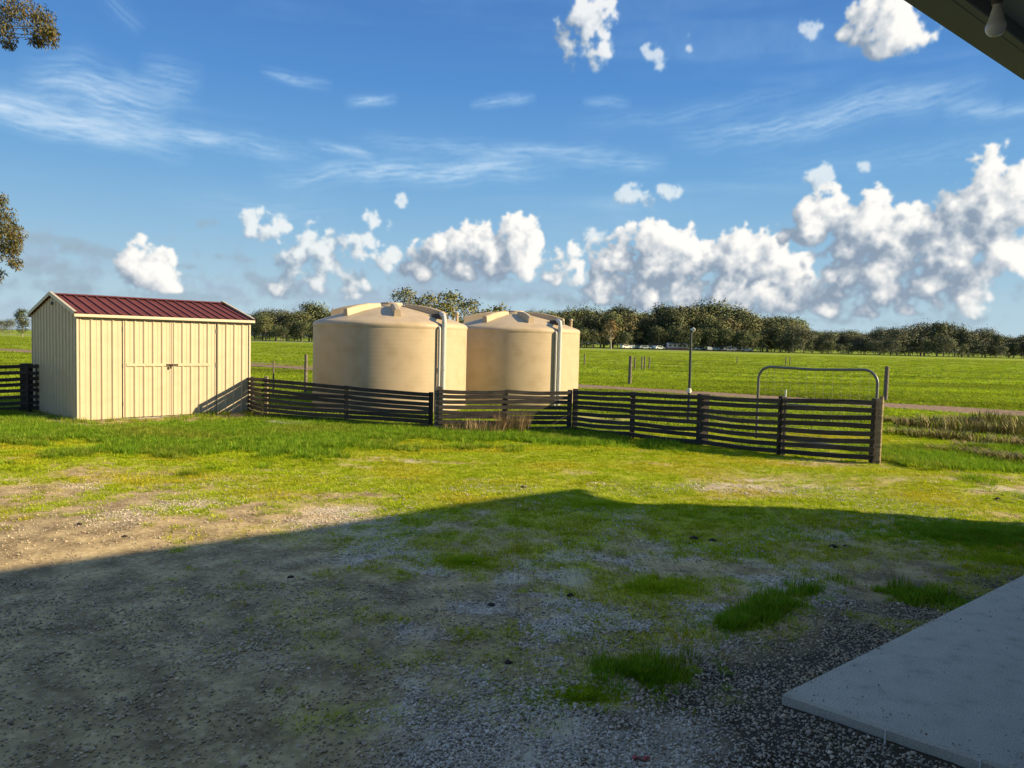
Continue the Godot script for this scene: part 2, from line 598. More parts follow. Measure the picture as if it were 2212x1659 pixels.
func sstep(a: float, b: float, x: float) -> float:
	var t := clampf((x - a) / (b - a), 0, 1)
	return t * t * (3 - 2 * t)

# fence line behind which the paddock begins: depth at x
func fence_depth(x: float) -> float:
	if x < -5.8: return 16.6
	if x < -1.4: return lerpf(16.8, 14.6, (x + 5.8) / 4.4)
	if x < 1.2: return lerpf(14.6, 14.95, (x + 1.4) / 2.6)
	if x < 5.6: return lerpf(14.95, 11.7, (x - 1.2) / 4.4)
	return 13.2 + (x - 5.6) * 0.1

func grass_at(x: float, d: float) -> Vector2:
	# (density 0..1, height factor)
	var fd := fence_depth(x)
	var na := n_a.get_noise_2d(x * 1.3 + 40, d * 1.3)
	var nb := n_b.get_noise_2d(x, d)
	if d > fd + 0.3:
		var g := 0.9 + nb * 0.3
		if x > 0.5 and x < 7.5: g -= 1.1 * exp(-pow((d - 17.6 - na) / 0.45, 2.0))
		return Vector2(clampf(g, 0, 1), 1.0 + na * 0.4)
	var zb := 8.7 if x < -5 else (lerpf(8.7, 6.7, (x + 5) / 5.0) if x < 0 else lerpf(6.7, 6.2, minf(x / 4.0, 1)))
	var g := sstep(-1.5, 1.4, d - zb + na * 2.2 + nb * 1.4)
	# thin grass through the gravel on the house side
	g = maxf(g, 0.62 * sstep(-0.22, 0.32, na * 0.9 + nb * 0.6) * sstep(-2.6, 0.0, x + (d - 5.0) * 0.3) * sstep(3.2, 4.4, d))
	# worn bare places in the sunlit strip
	g *= 1.0 - 0.6 * sstep(0.2, 0.5, n_a.get_noise_2d(x * 0.9 - 30, d * 1.7 + 9))
	if x > 2.2: g *= 1.0 - 0.5 * exp(-pow((d - 9.9 - na * 0.8 - (x - 4.5) * 0.12) / 0.8, 2.0))
	var lush := sstep(9.2, 13.0, d + na * 2.4 + nb * 1.2 - 0.05 * absf(x) - 2.1 * sstep(-3.5, -0.5, x) * (1.0 - sstep(5.4, 6.2, x))) * (1.0 - sstep(1.0, 3.0, x) * 0.35)
	if x > 5.9: lush = maxf(lush, sstep(10.6, 11.6, d))
	g = maxf(g, lush * 0.95)
	# bare strip along the shed, the fence gap and the sandy place by the middle post
	g *= 1.0 - 0.9 * exp(-pow((x + 1.0) / 0.9, 2.0) - pow((d - 14.4) / 0.42, 2.0))
	g *= 1.0 - 0.8 * exp(-pow((x - 4.9) / 0.9, 2.0) - pow((d - 11.6) / 0.4, 2.0))
	var sx := (x + 8.2) * 0.687 + (d - 14.47) * 0.727
	var sd := -(x + 8.2) * 0.727 + (d - 14.47) * 0.687
	if sx > -1.0 and sx < 4.4: g *= 1.0 - 0.94 * sstep(-1.7 - nb * 0.8, -1.0, sd) * sstep(-1.0, -0.3, sx) * sstep(4.4, 3.6, sx)
	var tall := 0.8 + lush * 1.5
	for p in patches:
		var q: Vector2 = p[0]
		if absf(x - q.x) > 2.0 or absf(d - q.y) > 2.0: continue
		var c := cos(p[3])
		var s := sin(p[3])
		var u: float = ((x - q.x) * c + (d - q.y) * s) / p[1]
		var v: float = (-(x - q.x) * s + (d - q.y) * c) / p[2]
		var f: float = p[4] * sstep(1.75, 0.2, sqrt(u * u + v * v) + nb * 0.9)
		if f > g:
			g = f
			tall = p[5]
	return Vector2(clampf(g, 0, 1), tall)

func soil_at(x: float, d: float) -> Vector2:
	# (pale gravel 0..1, dark bark mulch 0..1: the bed along the slab and two small heaps) in the yard
	var na := n_a.get_noise_2d(x * 1.1 - 70, d * 1.1 + 20)
	var nb := n_b.get_noise_2d(x + 31, d - 8)
	# distance from the slab's long edge, along the house
	var e := (x - 1.332) * 0.634 - (d - 3.62) * 0.773
	var along := (x - 1.332) * 0.773 + (d - 3.62) * 0.634
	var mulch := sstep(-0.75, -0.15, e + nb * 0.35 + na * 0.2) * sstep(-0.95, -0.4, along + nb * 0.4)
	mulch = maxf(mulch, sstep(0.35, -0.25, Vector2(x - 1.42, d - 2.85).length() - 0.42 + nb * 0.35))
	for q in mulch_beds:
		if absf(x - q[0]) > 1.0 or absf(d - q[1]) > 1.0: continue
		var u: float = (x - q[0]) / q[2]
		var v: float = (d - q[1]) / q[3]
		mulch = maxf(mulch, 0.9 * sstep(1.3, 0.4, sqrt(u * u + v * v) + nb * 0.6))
	var gr := sstep(-0.05, 0.45, na + nb * 0.6)
	gr *= sstep(-1.6, 0.3, x + (d - 4.0) * 0.2 + na)
	gr = maxf(gr, sstep(4.1, 3.3, d + na * 0.5) * sstep(-0.8, 0.0, x + na * 0.4 + nb * 0.3))
	gr = maxf(gr, 0.55 * sstep(0.0, 0.4, na) * sstep(6.0, 7.5, d))
	return Vector2(gr * (1.0 - mulch * 0.7), mulch)

func mask_at(x: float, d: float) -> int:
	return (clampi(int((d + 2.0) * 12.8), 0, 511) * 512 + clampi(int((x + 20.0) * 12.8), 0, 511)) * 3

func build_ground():
	var N := 512
	var size := 2048
	var span := 40.0
	var x0 := -20.0
	var d0 := -2.0
	# coarse masks, then one fine pass with grain
	var mg := PackedByteArray()
	mg.resize(N * N * 3)
	for j in N:
		var d := d0 + (j + 0.5) / N * span
		for i in N:
			var x := x0 + (i + 0.5) / N * span
			var o := (j * N + i) * 3
			var edge := 1.0
			var g := grass_at(x, d).x if d < 20.0 else 0.95
			mg[o] = int(g * 255)
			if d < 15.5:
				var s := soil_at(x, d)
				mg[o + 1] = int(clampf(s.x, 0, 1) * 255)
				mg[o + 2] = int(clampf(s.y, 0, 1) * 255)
	mask = mg
	var mim := Image.create_from_data(N, N, false, Image.FORMAT_RGB8, mg)
	mim.resize(size, size, Image.INTERPOLATE_CUBIC)
	var m := mim.get_data()
	var gn := FastNoiseLite.new()
	gn.seed = 77
	gn.frequency = 0.35
	gn.fractal_octaves = 2
	var fine := gn.get_image(size, size, false, false, true).get_data()
	gn.seed = 78
	gn.frequency = 0.045
	gn.fractal_octaves = 4
	var mid := gn.get_image(size, size, false, false, true).get_data()
	var out := PackedByteArray()
	out.resize(size * size * 3)
	var px_m := size / span
	# real base colours, linear
	var dirt := Vector3(0.56, 0.435, 0.235)
	var dirt2 := Vector3(0.25, 0.185, 0.10)
	var grav := Vector3(0.58, 0.51, 0.39)
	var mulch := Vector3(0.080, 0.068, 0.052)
	var turf := Vector3(0.37, 0.40, 0.026)
	var turf2 := Vector3(0.46, 0.40, 0.12)
	var field := Vector3(0.28, 0.38, 0.036)
	var curve := []
	for i in 4097: curve.append(int(255.0 * pow(i / 4096.0, 1.0 / 2.2) + 0.5))
	for j in size:
		var d := d0 + (j + 0.5) / px_m
		var far := sstep(15.5, 19.0, d)
		for i in size:
			var q := j * size + i
			var f := fine[q] / 255.0
			var w := mid[q] / 255.0
			var g := m[q * 3] / 255.0
			var v := m[q * 3 + 1] / 255.0
			var k := m[q * 3 + 2] / 255.0
			var c := dirt2.lerp(dirt, clampf(w * 1.7 - 0.35, 0, 1))
			if far < 1.0:
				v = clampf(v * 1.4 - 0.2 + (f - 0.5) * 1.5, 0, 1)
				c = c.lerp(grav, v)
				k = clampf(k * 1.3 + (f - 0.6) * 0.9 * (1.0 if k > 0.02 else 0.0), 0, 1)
				c = c.lerp(mulch, k)
				var t := turf2.lerp(turf, clampf(g * 1.2 - 0.2 + (w - 0.5), 0, 1))
				c = c.lerp(t, clampf(g * 1.5 - 0.25 + (f - 0.5) * 0.8, 0, 0.95))
			if far > 0.0:
				var fc := field.lerp(turf2, clampf(0.55 - g + (w - 0.5) * 0.6, 0, 0.7)) if i < 1950 and i > 100 and j < 1950 else field
				c = c.lerp(fc, far)
			c *= 0.66 + 0.68 * f if (i > 4 and i < size - 5 and j < size - 5) else 1.0
			var o := q * 3
			out[o] = curve[int(clampf(c.x, 0, 1) * 4096)]
			out[o + 1] = curve[int(clampf(c.y, 0, 1) * 4096)]
			out[o + 2] = curve[int(clampf(c.z, 0, 1) * 4096)]
	var tex := ImageTexture.create_from_image(Image.create_from_data(size, size, false, Image.FORMAT_RGB8, out))
	var gm := StandardMaterial3D.new()
	gm.albedo_texture = tex
	gm.texture_repeat = false
	gm.roughness = 0.95
	gm.metallic_specular = 0.2
	gm.vertex_color_use_as_albedo = true
	gm.detail_enabled = true
	gm.detail_blend_mode = BaseMaterial3D.BLEND_MODE_MUL
	gm.detail_uv_layer = BaseMaterial3D.DETAIL_UV_2
	gm.detail_albedo = noise_tex(1024, 0.09, 4, [grey(0.42), grey(0.86), grey(0.97), grey(1.0), grey(1.0)], 91)
	gm.uv2_triplanar = true
	gm.uv2_world_triplanar = true
	gm.uv2_scale = Vector3.ONE * 0.62
	# grid: fine in the yard, coarse out to the horizon
	var xs := [-2500.0, -1200.0, -600.0, -300.0, -180.0, -110.0, -70.0, -45.0, -30.0]
	var zs := [-400.0, -100.0, -30.0, -10.0]
	var v0 := -20.0
	while v0 <= 20.01:
		xs.append(v0)
		v0 += 0.2
	for e in [30.0, 45.0, 70.0, 110.0, 180.0, 300.0, 600.0, 1200.0, 2500.0]: xs.append(e)
	v0 = -2.0
	while v0 <= 26.01:
		zs.append(v0)
		v0 += 0.2
	var zz := 27.0
	while zz < 330.0:
		zs.append(zz)
		zz *= 1.035
	for e in [360.0, 450.0, 600.0, 1000.0, 3000.0]: zs.append(e)
	var verts := PackedVector3Array()
	var uvs := PackedVector2Array()
	var cols := PackedColorArray()
	for z in zs:
		for x in xs:
			verts.append(Vector3(x, ground_y(x, z), -z))
			uvs.append(Vector2((x - x0) / span, (z - d0) / span))
			var t := 1.0
			if z > 24.0:
				t = 1.0 + 0.5 * n_c.get_noise_2d(x * 0.4, z * 1.6) + 0.25 * n_a.get_noise_2d(x * 0.15, z * 0.5)
				cols.append(Color(t * 1.06, t, t * 0.9))
			else: cols.append(Color.WHITE)
	var idx := PackedInt32Array()
	var W := xs.size()
	for j in zs.size() - 1:
		for i in W - 1:
			var a := j * W + i
			idx.append_array([a, a + W, a + 1, a + 1, a + W, a + W + 1])
	var arr := []
	arr.resize(Mesh.ARRAY_MAX)
	arr[Mesh.ARRAY_VERTEX] = verts
	arr[Mesh.ARRAY_TEX_UV] = uvs
	arr[Mesh.ARRAY_COLOR] = cols
	arr[Mesh.ARRAY_INDEX] = idx
	var am := ArrayMesh.new()
	am.add_surface_from_arrays(Mesh.PRIMITIVE_TRIANGLES, arr)
	var st := SurfaceTool.new()
	st.create_from(am, 0)
	st.generate_normals()
	var mesh := st.commit()
	tag(part("ground", mesh, gm, self), "", "", "", "structure")

func strip(called: String, pts: Array, half_w: Array, m: Material, y: float, wob: float) -> MeshInstance3D:
	var st := start()
	var L := []
	var R := []
	for i in pts.size() - 1:
		var n := int(pts[i].distance_to(pts[i + 1]) / 0.5) + 1
		for k in n:
			var t := float(k) / n
			var p: Vector2 = pts[i].lerp(pts[i + 1], t)
			var w: float = lerpf(half_w[i], half_w[i + 1], t)
			var dir: Vector2 = (pts[i + 1] - pts[i]).normalized()
			var s := Vector2(-dir.y, dir.x)
			var l := p + s * (w + wob * n_b.get_noise_2d(p.x * 0.8, p.y * 0.8) * 1.5)
			var r := p - s * (w + wob * n_b.get_noise_2d(p.x * 0.8 + 90, p.y * 0.8) * 1.5)
			L.append(Vector3(l.x, y + ground_y(l.x, l.y), -l.y))
			R.append(Vector3(r.x, y + ground_y(r.x, r.y), -r.y))
	for i in L.size() - 1:
		quad(st, L[i], R[i], R[i + 1], L[i + 1], Vector3.UP)
	return tag(part(called, done(st), m, self), "", "", "", "structure")

func build_track():
	var tex := noise_tex(512, 0.03, 5, [lin(0.10, 0.062, 0.036), lin(0.21, 0.135, 0.082), lin(0.30, 0.205, 0.13)], 3)
	var m := mat(Color.WHITE, 0.95, tex, 0.35)
	strip("dirt_track", [Vector2(30, 9.5), Vector2(14.5, 21.7), Vector2(3.5, 29.7), Vector2(-13.4, 44), Vector2(-41, 63), Vector2(-90, 97)], [1.6, 1.25, 1.5, 1.9, 2.0, 2.2], m, 0.03, 0.5)
	var pale := mat(lin(0.36, 0.33, 0.26), 0.95)
	strip("gravel_road", [Vector2(-400, 238), Vector2(-90, 232), Vector2(-40, 226), Vector2(45, 248), Vector2(90, 262)], [5, 5, 5, 4, 3], pale, 0.05, 1.0)

# ================= house with verandah (mostly outside the frame) =================
func build_house():
	# house axes: a along the eave, b into the house
	var A := Vector3(0.772, 0, -0.635)
	var B := Vector3(0.635, 0, 0.772)
	var o := xz(1.40 + 0.054, 2.91 - 0.066)
	var bs := Basis(A, Vector3.UP, B)
	var h := thing("house", o, "grey house with a verandah roof sheltering the concrete slab", "house", "", bs)
	var ceil_m := mat(lin(0.30, 0.30, 0.26), 0.7)
	var fas := mat(lin(0.15, 0.17, 0.185), 0.5)
	var wall_m := mat(lin(0.42, 0.40, 0.36), 0.8)
	var roof_m := mat(lin(0.20, 0.20, 0.20), 0.45, null, 1.0, 0.3)
	var st := start()
	box(st, Vector3(-8, 3.04, 0.076), Vector3(8.18, 3.052, 2.6))
	part("ceiling", done(st), ceil_m, h)
	for k in 12:
		st = start()
		box(st, Vector3(-7.2 + k * 1.25, 3.028, 0.10), Vector3(-7.165 + k * 1.25, 3.0395, 2.6))
		part("batten", done(st), ceil_m, h)
	st = start()
	box(st, Vector3(-8, 2.985, 0.04), Vector3(8.2, 3.058, 0.075), 0.004)
	part("fascia", done(st), fas, h)
	# gutter: an open channel
	st = start()
	box(st, Vector3(-8, 2.99, -0.085), Vector3(8.2, 3.002, 0.037), 0.003)
	box(st, Vector3(-8, 3.0025, -0.085), Vector3(8.2, 3.062, -0.077), 0.002)
	part("gutter", done(st), fas, h)
	# gabled roof
	st = start()
	for s in [0, 1]:
		var e0 := Vector3(-8, 3.063, -0.04) if s == 0 else Vector3(-8, 3.063, 12.04)
		var r0 := Vector3(-8, 4.79, 6.0)
		var L := Vector3(16.2, 0, 0)
		var up := Vector3(0, 0.03, 0)
		quad(st, e0 + up, r0 + up, r0 + L + up, e0 + L + up, Vector3.UP)
		quad(st, e0, r0, r0 + L, e0 + L, Vector3.DOWN)
		quad(st, e0, e0 + L, e0 + L + up, e0 + up, Vector3(0, 0, -1 if s == 0 else 1))
		quad(st, e0, r0, r0 + up, e0 + up, Vector3.LEFT)
		quad(st, e0 + L, r0 + L, r0 + L + up, e0 + L + up, Vector3.RIGHT)
	part("roof", done(st), roof_m, h)
	st = start()
	box(st, Vector3(-7.6, 0, 2.6), Vector3(7.8, 3.039, 2.75))
	box(st, Vector3(-7.6, 0, 11.3), Vector3(7.8, 3.039, 11.45))
	box(st, Vector3(-7.6, 0, 2.751), Vector3(-7.45, 3.039, 11.299))
	box(st, Vector3(7.65, 0, 2.751), Vector3(7.8, 3.039, 11.299))
	part("wall", done(st), wall_m, h)
	for e in [-7.6, 7.65]:
		st = start()
		var w := 0.15
		for x in [e, e + w]:
			var n := Vector3(-1 if x == e else 1, 0, 0)
			tri(st, Vector3(x, 3.041, 0.6), Vector3(x, 4.77, 6.0), Vector3(x, 3.041, 11.4), n, n, n)
		quad(st, Vector3(e, 3.041, 0.6), Vector3(e, 4.77, 6.0), Vector3(e + w, 4.77, 6.0), Vector3(e + w, 3.041, 0.6), Vector3(0, 1, -1))
		quad(st, Vector3(e, 3.041, 11.4), Vector3(e, 4.77, 6.0), Vector3(e + w, 4.77, 6.0), Vector3(e + w, 3.041, 11.4), Vector3(0, 1, 1))
		part("gable", done(st), wall_m, h)
	# unseen room added at the verandah end so its outer corner draws the shadow's far edge
	st = start()
	box(st, Vector3(5.2, 0, 0.32), Vector3(7.8, 3.028, 0.44))
	box(st, Vector3(5.2, 0, 0.441), Vector3(5.32, 3.028, 2.599))
	box(st, Vector3(7.68, 0, 0.441), Vector3(7.8, 3.028, 2.599))
	part("added_room_wall", done(st), wall_m, h)
	st = start()
	box(st, Vector3(1.2, 0.12, 2.57), Vector3(2.05, 2.15, 2.598), 0.004)
	var dr := part("door", done(st), mat(lin(0.30, 0.24, 0.16), 0.6), h)
	st = start()
	tube(st, [Vector3(1.28, 1.05, 2.57), Vector3(1.28, 1.05, 2.51)], [0.012, 0.012], 8)
	part("handle", done(st), mat(lin(0.5, 0.5, 0.5), 0.3, null, 1.0, 1.0), dr)
	# the bulb under the ceiling
	var bp := at_depth(2150, 78, 2.85)
	var top := 3.04
	var bulb := thing("light_bulb", Vector3(bp.x, 0, bp.z), "unlit white bulb in a holder under the verandah ceiling", "light bulb")
	st = start()
	lathe(st, [Vector2(0.0, top - 0.030), Vector2(0.045, top - 0.030), Vector2(0.05, top - 0.025), Vector2(0.05, top - 0.0005), Vector2(0.0, top - 0.0005)], 20)
	part("ceiling_rose", done(st), mat(lin(0.55, 0.55, 0.5), 0.5), bulb)
	st = start()
	lathe(st, [Vector2(0.0, top - 0.085), Vector2(0.017, top - 0.085), Vector2(0.019, top - 0.08), Vector2(0.019, top - 0.0305), Vector2(0.0, top - 0.0305)], 20)
	part("holder", done(st), mat(lin(0.10, 0.10, 0.09), 0.5), bulb)
	st = start()
	var prof := [Vector2(0.0, top - 0.195)]
	for i in range(1, 10):
		var a := -PI / 2 + i * 0.25
		prof.append(Vector2(cos(a) * 0.034, top - 0.164 + sin(a) * 0.034))
	prof.append(Vector2(0.021, top - 0.118))
	prof.append(Vector2(0.0145, top - 0.098))
	prof.append(Vector2(0.0135, top - 0.0855))
	lathe(st, prof, 24)
	var gl := StandardMaterial3D.new()
	gl.albedo_color = lin(0.62, 0.62, 0.58)
	gl.roughness = 0.18
	part("globe", done(st), gl, bulb)
	# concrete slab
	var tex := noise_tex(1024, 0.012, 7, [lin(0.40, 0.38, 0.32), lin(0.56, 0.53, 0.455), lin(0.60, 0.57, 0.49), lin(0.63, 0.60, 0.52)], 8)
	var cm := mat(Color.WHITE, 0.85, tex, 0.42)
	cm.detail_enabled = true
	cm.detail_blend_mode = BaseMaterial3D.BLEND_MODE_MUL
	cm.detail_uv_layer = BaseMaterial3D.DETAIL_UV_2
	cm.detail_albedo = noise_tex(512, 0.16, 3, [grey(0.5), grey(0.85), grey(0.97), grey(1.0)], 9)
	cm.uv2_triplanar = true
	cm.uv2_world_triplanar = true
	cm.uv2_scale = Vector3.ONE * 1.3
	var c0 := on_ground(1690, 1497, 0.042)
	var c1 := c0 + A * 5.6
	var e2 := (on_ground(2175, 1659, 0.042) - c0).normalized()
	var c3 := c0 + e2 * 3.4
	var c2 := c1 + e2 * 3.4
	var edge_st := start()
	st = start()
	var ring := [c0, c1, c2, c3]
	var mid: Vector3 = (c0 + c1 + c2 + c3) / 4
	var bev := 0.012
	var topr := []
	for c in ring: topr.append(c + (mid - c).normalized() * bev * 1.5)
	quad(st, topr[0], topr[1], topr[2], topr[3], Vector3.UP)
	# the edge is a little chipped
	for i in 4:
		var a: Vector3 = ring[i]
		var b: Vector3 = ring[(i + 1) % 4]
		var ta: Vector3 = topr[i]
		var tb: Vector3 = topr[(i + 1) % 4]
		var out := ((a + b) / 2 - mid)
		out.y = 0
		var n := 60
		for k in n:
			var p0 := a.lerp(b, float(k) / n)
			var p1 := a.lerp(b, float(k + 1) / n)
			var q0 := ta.lerp(tb, float(k) / n)
			var q1 := ta.lerp(tb, float(k + 1) / n)
			var w0 := out.normalized() * 0.008 * n_d.get_noise_1d(k * 1.7 + i * 50) if k > 0 else Vector3.ZERO
			var w1 := out.normalized() * 0.008 * n_d.get_noise_1d((k + 1) * 1.7 + i * 50) if k < n - 1 else Vector3.ZERO
			p0 += w0 - Vector3(0, bev, 0)
			p1 += w1 - Vector3(0, bev, 0)
			quad(st, q0, q1, p1, p0, out.normalized() + Vector3.UP)
			quad(edge_st, p0, p1, p1 - Vector3(0, 0.2, 0), p0 - Vector3(0, 0.2, 0), out)
	var slab := part("concrete_slab", done(st), cm, self)
	tag(slab, "", "", "", "structure")
	part("slab_edge", done(edge_st), cm, slab)
	# two short white pegs pushed in along the slab's edge
	for q in [[2490 / 1.302, 2056 / 1.302], [2757 / 1.302, 2137 / 1.302]]:
		var p := on_ground(q[0], q[1], 0.05)
		st = start()
		tube(st, [Vector3(0, -0.09, 0), Vector3(0.002, 0.006, 0.003)], [0.005, 0.005], 7)
		var pg := part("form_peg", done(st), mat(lin(0.6, 0.6, 0.58), 0.6), self, Transform3D(Basis(), p))
		tag(pg, "short white peg in the ground against the slab edge", "peg", "pegs along the slab edge")
	# a shrub added beyond the house end, outside the frame, so its shade reaches in
	var sb := thing("added_shrub", xz(7.6, 8.5), "round green shrub added out of view to shade the yard edge", "shrub")
	var r := RandomNumberGenerator.new()
	r.seed = 8
	st = start()
	for k in 700:
		var v := Vector3(r.randfn(), absf(r.randfn()) * 0.9, r.randfn()) * 0.22 + Vector3(0, 0.12, 0)
		leaf(st, v, Vector3(r.randfn(), r.randfn() + 0.5, r.randfn()).normalized(), r, 0.09, 0.035, Color(0.05, 0.085, 0.025))
	part("foliage", done(st), leafy(Color(0.2, 0.25, 0.05)), sb)
	st = start()
	for k in 5: tube(st, [Vector3(0, -0.05, 0), Vector3(r.randfn() * 0.15, 0.4, r.randfn() * 0.15)], [0.015, 0.006], 6)
	part("stem", done(st), mat(lin(0.12, 0.09, 0.06), 0.9), sb)

func leaf(st: SurfaceTool, p: Vector3, dir: Vector3, r: RandomNumberGenerator, l: float, w: float, c: Color, about := Vector3.ZERO):
	var s := dir.cross(Vector3(r.randfn(), r.randfn(), r.randfn())).normalized()
	var n := dir.cross(s).normalized()
	if n.y < 0: n = -n
	if about != Vector3.ZERO: n = (about.normalized() + n * 0.35).normalized()
	var k := r.randf_range(0.78, 1.22)
	st.set_color(Color(c.r * k * r.randf_range(0.9, 1.12), c.g * k, c.b * k * r.randf_range(0.85, 1.15)))
	var a := p
	var m := p + dir * l * 0.5
	var b := p + dir * l
	tri(st, a, m + s * w * 0.5, b, n, n, n)
	tri(st, a, b, m - s * w * 0.5, n, n, n)

# ================= far woods =================
func tree_proto(r: RandomNumberGenerator, hgt: float, wid: float, lo: float, clumps: int, leaves: int, size: float, c: Color, bark: Color, open := false) -> Array:
	# returns [trunk mesh, crown mesh], base at the origin
	var st := start()
	var cr := start()
	var top := hgt * 0.82
	var lean := Vector3(r.randf_range(-0.06, 0.06), 0, r.randf_range(-0.06, 0.06)) * hgt
	tube(st, [Vector3(0, -0.3, 0), lean * 0.3 + Vector3(0, top * 0.35, 0), lean * 0.7 + Vector3(0, top * 0.7, 0), lean + Vector3(0, top, 0)], [hgt * 0.024, hgt * 0.018, hgt * 0.012, hgt * 0.004], 6)
	for k in clumps:
		var t := float(k) / clumps
		var y := lerpf(lo, 1.0, sqrt(r.randf())) * hgt
		var f := (y / hgt - lo) / (1.0 - lo)
		var rad := wid * 0.5 * (sqrt(maxf(0.05, 1.0 - pow(f * 1.25 - 0.35, 2.0)))) * r.randf_range(0.3, 1.0)
		var a := t * TAU * 3.3 + r.randf() * 1.5
		var c0 := lean * (y / hgt) + Vector3(cos(a) * rad, y * 0.94, sin(a) * rad)
		if k % 2 == 0 or open:
			var b0 := lean * 0.6 + Vector3(0, maxf(y * 0.6, hgt * 0.2), 0)
			tube(st, [b0, b0.lerp(c0, 0.55) + Vector3(0, -0.02 * hgt, 0), c0], [hgt * 0.008, hgt * 0.005, hgt * 0.002], 4, false)
		var cs := wid * r.randf_range(0.10, 0.19) * (0.75 if open else 1.0)
		var tone := r.randf_range(0.75, 1.25)
		var cc := Color(c.r * tone * r.randf_range(0.9, 1.15), c.g * tone, c.b * tone)
		for i in leaves:
			var v := Vector3(r.randfn(), r.randfn() * 0.62, r.randfn())
			if v.length() > 1.9: v = v.normalized() * 1.6
			leaf(cr, c0 + v * cs, Vector3(r.randfn(), r.randfn() * 0.7, r.randfn()).normalized(), r, size * r.randf_range(0.7, 1.3), size * 0.6, cc, v + Vector3(0, 0.25, 0))
	return [done(st), done(cr)]

